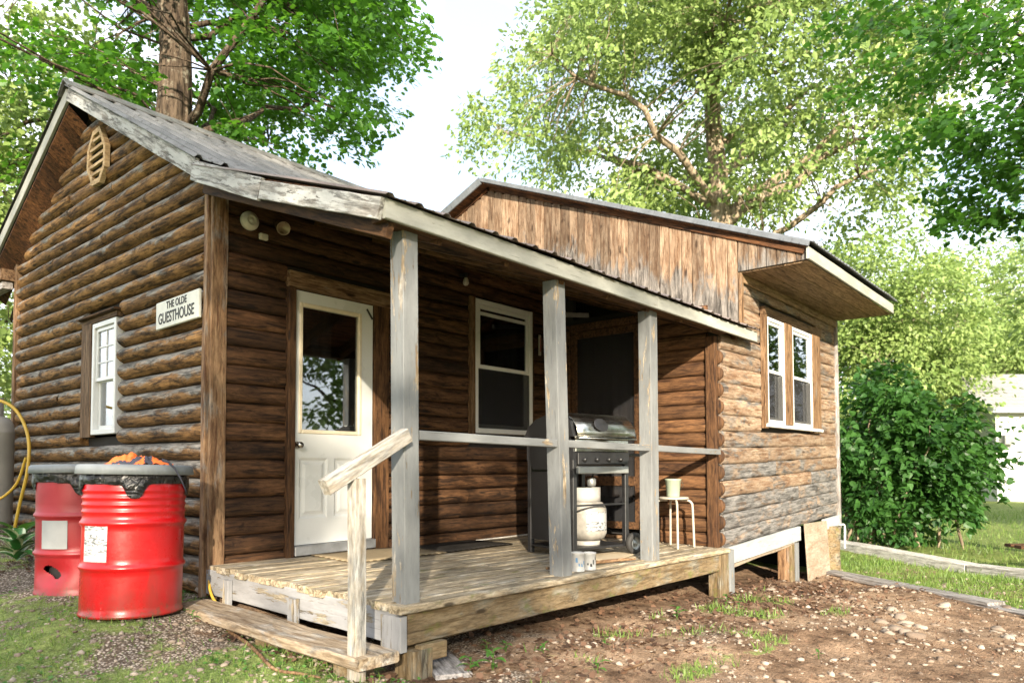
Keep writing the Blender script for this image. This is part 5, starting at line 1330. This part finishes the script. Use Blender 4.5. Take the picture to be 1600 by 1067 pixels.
mb = MB(); mb.cbox((.10, -.38, 2.55), (.62, -.03, 2.95), .02); mb.build('air_conditioner', M_grey_metal, t, HM)
# ------------------------------------------------------------------ trees behind the camera (seen in the panes, dappling the sun)
random.seed(77)
srcb = make_tree('shade_tree', 'leafy tree standing across the yard in front of the cabin', 'tree', 'trees across the yard', (0, 0, 0), 13.5, .26, (0, 0, 7.6), (4.4, 4.4, 5.4), 11, 300, 52, .26, OVAL, OVAL_F, M_leafl, M_bark, .85, .5, 41, .38, .55)
make_tree('shade_tree', 'unseen tall high crowned tree added across the yard to shade the gable and porch', 'tree', None, (-20.9, -18.2, -.5), 16.5, .3, (-20.9, -18.2, 11.6), (4.9, 4.9, 4.4), 10, 250, 50, .26, OVAL, OVAL_F, M_leafl, M_bark, .75, .5, 43, .40, .55)  # added out-of-view tree, crown shaped to block sun from gable and porch
bpy.context.view_layer.update()
spots = SPOTS = [(-46.0, -6.0, 1.16), (-12.5, -27.5, .84), (16.0, -6.6, .76), (12.0, -14.5, 1.0), (3.5, -23.0, 1.15), (-32, -12, 1.2), (-2.5, -28, 1.1), (25, -25, 1.2), (-22.0, -4.0, 1.1)]
for i, (x, y, s) in enumerate(spots):
    if i == 0:
        srcb.matrix_basis = Matrix.Translation((x, y, -.5)) @ Matrix.Rotation(1.0, 4, 'Z')
    else: copy_tree(srcb, (x, y, -.5), i*1.3, s, srcb['label'], 'trees across the yard')
# ------------------------------------------------------------------ grass, gravel, stones, litter, weeds
random.seed(5); rng = np.random.default_rng(5)
def scatter(n, x0, x1, y0, y1, fn):
    out = []; k = 0
    while len(out) < n and k < n*30:
        k += 1; x = random.uniform(x0, x1); y = random.uniform(y0, y1)
        if -.02 < x < AX and -2.06 < y < 5: continue
        if AX <= x < 7.7 and -1.9 < y < 5: continue
        if x >= 0 and y > 0 and x < 7.7: continue
        if random.random() < fn(x, y): out.append((x, y, gz(x, y)))
    return np.array(out)
BL = np.array([(-.06,0,0),(.06,0,0),(.045,.5,.06),(0,1,.25),(-.045,.5,.06)], dtype=np.float32); BL_F = [(0,1,2),(0,2,4),(4,2,3)]
def blades(name, pts, h, lab):
    n = len(pts); a = rng.random(n)*6.283
    tip = np.column_stack([rng.normal(0, .38, n), rng.normal(0, .38, n), np.ones(n)])
    up = np.column_stack([np.cos(a), np.sin(a), np.zeros(n)])
    sz = h*(.5+.9*rng.random(n)); o = leaves(name, pts-np.array([0, 0, .004]), up, tip, sz, BL, BL_F, M_grass); return o
gp_l = scatter(26000, -4.5, .2, -4.8, 4.5, lambda x, y: max(0, min(1, (fields(x, y)[0]-.34)*2.0)))
blades('grass', gp_l, .038, '')
gp_r = scatter(15000, 4.3, 9.5, -5.5, -1.2, lambda x, y: max(0, min(1, (fields(x, y)[0]-.5)*2.5)))
blades('grass', gp_r, .06, '')
gp_f = scatter(17000, 7.5, 26, -13, 2.5, lambda x, y: max(0, min(1, (fields(x, y)[0]-.5)*2.5)))
blades('lawn_grass', gp_f, .10, '')
gp_m = scatter(800, .2, 4.6, -3.3, -2.08, lambda x, y: max(0, min(1, (fields(x, y)[0]-.36)*1.6)))
blades('grass', gp_m, .055, '')
# creeping clover like patches
cl = scatter(3600, -4.0, .1, -4.5, 2.0, lambda x, y: max(0, min(1, (mnoise.noise(Vector((x*1.7+9, y*1.7, 1)))+.05)*2)))
n = len(cl); leaves('ground_cover', cl+np.array([0, 0, .012]), np.column_stack([rng.normal(0, .3, n), rng.normal(0, .3, n), np.ones(n)]), rng.normal(size=(n, 3)), .012+.02*rng.random(n), HEART, HEART_F, M_weed)
# gravel: low stones in one mesh
ICO = None
def stone_verts(seed, sub=1):
    import bmesh
    bm = bmesh.new(); bmesh.ops.create_icosphere(bm, subdivisions=sub, radius=1)
    for v in bm.verts:
        v.co *= 1+.62*mnoise.noise(v.co*1.3+Vector((seed*7.1, 0, 0)))
    V = np.array([v.co[:] for v in bm.verts], dtype=np.float32); F = [tuple(v.index for v in f.verts) for f in bm.faces]; bm.free(); return V, F
def pebbles(name, pts, smin, smax, power=2.4):
    n = len(pts); V0, F0 = stone_verts(1, 1)
    vs_ = [stone_verts(i, 1)[0] for i in range(7)]
    s = smin+(smax-smin)*rng.random(n)**power; a = rng.random(n)*6.283
    pick = rng.integers(0, 7, n); K = len(V0); out = np.empty((n, K, 3), dtype=np.float32)
    T = np.array(vs_)[pick]*np.column_stack([s*(.8+.6*rng.random(n)), s*(.7+.4*rng.random(n)), s*(.42+.3*rng.random(n))])[:, None, :]
    ca, sa = np.cos(a)[:, None], np.sin(a)[:, None]
    out[:, :, 0] = T[:, :, 0]*ca-T[:, :, 1]*sa+pts[:, 0:1]; out[:, :, 1] = T[:, :, 0]*sa+T[:, :, 1]*ca+pts[:, 1:2]; out[:, :, 2] = T[:, :, 2]+pts[:, 2:3]+.1*s[:, None]
    F = (np.array(F0, dtype=np.int32)[None]+(np.arange(n)*K)[:, None, None]).reshape(-1, 3)
    me = bpy.data.meshes.new(name); me.vertices.add(n*K); me.vertices.foreach_set('co', out.ravel())
    me.loops.add(F.size); me.loops.foreach_set('vertex_index', F.ravel()); me.polygons.add(len(F)); me.polygons.foreach_set('loop_start', np.arange(len(F), dtype=np.int32)*3); me.update()
    at = me.attributes.new('rnd', 'FLOAT', 'FACE'); at.data.foreach_set('value', np.repeat(rng.random(n)**1.6*.85, len(F0)).astype(np.float32))
    me.materials.append(M_stone); o = bpy.data.objects.new(name, me); link(o); o['kind'] = 'stuff'; return o
pebbles('gravel', scatter(5200, -2.6, 3.4, -4.7, .5, lambda x, y: max(.04, min(1, fields(x, y)[1]-.15))*max(.15, 1-((x+.8)**2+(y+3)**2)*.05)), .005, .022)
pebbles('gravel', scatter(4200, 1.0, 7.6, -5.2, -2.0, lambda x, y: max(.1, min(1, .6+.9*mnoise.noise(Vector((x*2, y*2, 4)))))), .004, .030, 5)
# crumbs of bark, twig and soil
dp = scatter(9000, .2, 7.4, -5.0, -1.9, lambda x, y: .9); n = len(dp)
leaves('ground_debris', dp+np.array([0, 0, .004]), np.column_stack([rng.normal(0, .6, n), rng.normal(0, .6, n), np.ones(n)]), rng.normal(size=(n, 3)), .008+.03*rng.random(n)**3, BL*np.array([3, 1, 1], dtype=np.float32), BL_F, M_litter)
# stones large enough to pick out
V0, F0 = stone_verts(3, 2)
smesh = []
for i in range(5):
    V, F = stone_verts(i+11, 2); me = bpy.data.meshes.new('stone'); me.from_pydata([tuple(v) for v in V], [], F); me.polygons.foreach_set('use_smooth', [True]*len(F)); me.materials.append(M_stone); smesh.append(me)
def stone(x, y, s, lab, grp, k, z=None):
    o = bpy.data.objects.new('stone', smesh[k % 5]); sz = s*random.uniform(.8, 1.25)
    m = Matrix.Translation((x, y, (gz(x, y) if z is None else z)+s*.12)) @ Matrix.Rotation(random.uniform(0, 6), 4, 'Z') @ Matrix.Diagonal((sz, s*.8, s*.5, 1)); link(o, None, m); return tag(o, lab, 'stone', grp)
sp = scatter(58, 3.0, 6.9, -4.9, -2.3, lambda x, y: .9)
for k, p in enumerate(sp):
    s_ = random.choice([.03, .035, .04, .05, .065])
    stone(p[0], p[1], s_, 'large flattish pale stone lying on the bare dirt in front of the annex' if s_ > .06 else ('middling pale stone lying on the bare dirt in front of the annex' if s_ > .036 else 'small pale stone lying on the bare dirt in front of the annex'), 'stones on the bare dirt', k)
stone(.14, .42, .13, 'large pale rock wedged under the corner post beside the bright red drum', None, 2, -.24)
stone(.05, .14, .10, 'rough grey rock at the deck corner beneath the yellow cord', None, 1, -.27)
# fallen leaves
lp = scatter(1500, .1, 5.2, -3.0, -1.6, lambda x, y: max(0, 1-abs(y+2.3)*1.1)*.9)
for (x0, x1, y0, y1, m_) in ((3.6, 6.2, -3.4, -2.3, 420), (.1, 4.0, -2.0, -1.4, 500), (-.4, .0, -2.2, -.1, 220), (4.2, 6.6, -2.6, -1.7, 380), (-.9, -.2, 1.6, 3.6, 260)):
    q = []
    for _ in range(m_):
        x = random.uniform(x0, x1); y = random.uniform(y0, y1); q.append((x, y, gz(x, y)))
    lp = np.vstack([lp, np.array(q)])
n = len(lp); leaves('fallen_leaves', lp+np.column_stack([np.zeros(n), np.zeros(n), .004+.008*rng.random(n)]), np.column_stack([rng.normal(0, .45, n), rng.normal(0, .45, n), np.ones(n)]), rng.normal(size=(n, 3)), .018+.034*rng.random(n), MAPLE, MAPLE_F, M_litter)
# broad leaved weeds, each leaf its own part
def leaf_part_mesh(L, Wd, droop=.35, fold=.18, n=6, name='leaf'):
    rows = []
    for i in range(n+1):
        q = i/n; wd = Wd*math.sin(math.pi*min(1, (q*.92+.05)))**.8*(1-.25*q)
        z = L*(.55*q-droop*1.5*q*q); rows.append([(L*q, s*wd/2, z+abs(s)*fold*wd) for s in (-1, -.5, 0, .5, 1)])
    mb = MB(); mb.sheet(rows); return mb.mesh(name)
wl = leaf_part_mesh(.075, .045); wl.materials.append(M_weed); wl2 = leaf_part_mesh(.10, .034); wl2.materials.append(M_weed)
for me_ in (wl, wl2):
    at = me_.attributes.new('rnd', 'FLOAT', 'FACE'); at.data.foreach_set('value', np.random.default_rng(1).random(len(me_.polygons)).astype(np.float32))
def weed(x, y, nlf, sc, lab, grp):
    z = gz(x, y); t = thing('weed', lab, 'weed', (x, y, z), random.uniform(0, 6), grp); W = WM[t.name]
    hh = .05*sc*(1+nlf*.12); mb = MB(); mb.tube([(0, 0, -.01), (.006, 0, hh*.5), (0, .006, hh)], [.003, .0025, .0015], 5); mb.build('stem', M_grass, t, W)
    for k in range(nlf):
        o = bpy.data.objects.new('leaf', wl if k % 2 else wl2); s = sc*random.uniform(.6, 1.05)
        link(o, t, W @ Matrix.Translation((0, 0, hh*(k+1)/nlf)) @ Matrix.Rotation(2.4*k+random.uniform(-.3, .3), 4, 'Z') @ Matrix.Rotation(random.uniform(-.35, .2), 4, 'Y') @ Matrix.Scale(s, 4))
for (u, v, nlf, sc, lab) in ((760, 1015, 5, .75, 'single upright green weed at the edge of the leaf litter below the deck'), (790, 1015, 6, .7, 'small green weed beside the upright one in the leaf litter'), (770, 1050, 7, 1.15, 'broad leaved weed at the bottom edge right of the tan ground board'), (735, 1052, 6, .9, 'low weed touching the tan ground board'), (850, 1020, 5, .7, 'scattered weed left of the lower gravel below the deck'), (945, 1012, 4, .6, 'tiny weed on the gravel below the middle of the deck'), (1058, 968, 7, .9, 'tufted weed in the moss below the right end of the deck'), (1135, 943, 6, .8, 'weed at the foot of the deck support near the annex'), (1155, 950, 5, .7, 'weed beside the stone near the annex corner'), (1280, 1027, 4, .7, 'lone green weed on the bare dirt at the bottom right'), (935, 1050, 5, .7, 'thin weed at the bottom edge on the gravel'), (300, 965, 5, .6, 'small weed by the foot of the bright red drum'), (330, 1040, 5, .8, 'weed in the gravel below the step plank'), (70, 885, 6, .8, 'weed at the left of the faded drum')):
    d = _rt*((u-800)/1120.28)-_up*((v-684.14)/1120.28)+_fw; z = -.5
    for _ in range(4):
        p = CAM+d*((z-CAM.z)/d.z); z = gz0(p.x, p.y)
    weed(p.x, p.y, nlf, sc, lab, None)
# hostas at the far left corner
hl = leaf_part_mesh(.24, .115, .42, .14, 7); hl.materials.append(M_hosta)
hl2 = leaf_part_mesh(.26, .15, .40, .10, 7); hl2.materials.append(M_weed); at = hl2.attributes.new('rnd', 'FLOAT', 'FACE'); at.data.foreach_set('value', np.full(len(hl2.polygons), .25, dtype=np.float32))
for (x, y, nlf, sc, me_, lab) in ((-.60, 2.15, 13, 1.15, hl, 'variegated hosta with white edged leaves left of the faded drum'), (-.36, 3.0, 11, 1.1, hl2, 'plain green hosta at the foot of the log wall by the hose')):
    z = gz(x, y); t = thing('hosta', lab, 'plant', (x, y, z), 0, None); W = WM[t.name]
    for k in range(nlf):
        o = bpy.data.objects.new('leaf', me_); s = sc*random.uniform(.75, 1.1)
        link(o, t, W @ Matrix.Translation((0, 0, .02+.012*k)) @ Matrix.Rotation(2.4*k, 4, 'Z') @ Matrix.Rotation(-.55+.035*(nlf-k)-.1, 4, 'Y') @ Matrix.Scale(s, 4))
# sticks and roots on the ground
def gstick(name, lab, pix, r):
    pts = []
    for (u, v) in pix:
        d = _rt*((u-800)/1120.28)-_up*((v-684.14)/1120.28)+_fw; z = -.45
        for _ in range(5):
            p = CAM+d*((z-CAM.z)/d.z); z = gz(p.x, p.y)+r*.8
        pts.append(p)
    t = thing(name, lab, 'stick', tuple(pts[0])); q = catmull(pts, 5); mb = MB(); mb.tube(q, [r*(1-.5*i/len(q)) for i in range(len(q))], 7, wob=.08); mb.build('stick', M_trimw, t)
gstick('fallen_stick', 'long crooked stick lying on the grass at the lower left', [(-10, 1037), (30, 1024), (70, 1020), (100, 1017), (125, 1021), (148, 1017)], .009)
gstick('fallen_stick', 'reddish root like stick curving on the soil under the step plank', [(355, 985), (385, 1003), (405, 1022), (430, 1045), (470, 1052), (500, 1058)], .012)
gstick('fallen_stick', 'dark stick on the gravel below the deck', [(975, 1046), (1000, 1038), (1020, 1030)], .008)
gstick('dangling_cable', 'pale cable drooping out of the crawl space under the annex', [(1190, 899), (1203, 893), (1209, 880), (1212, 860)], .007)
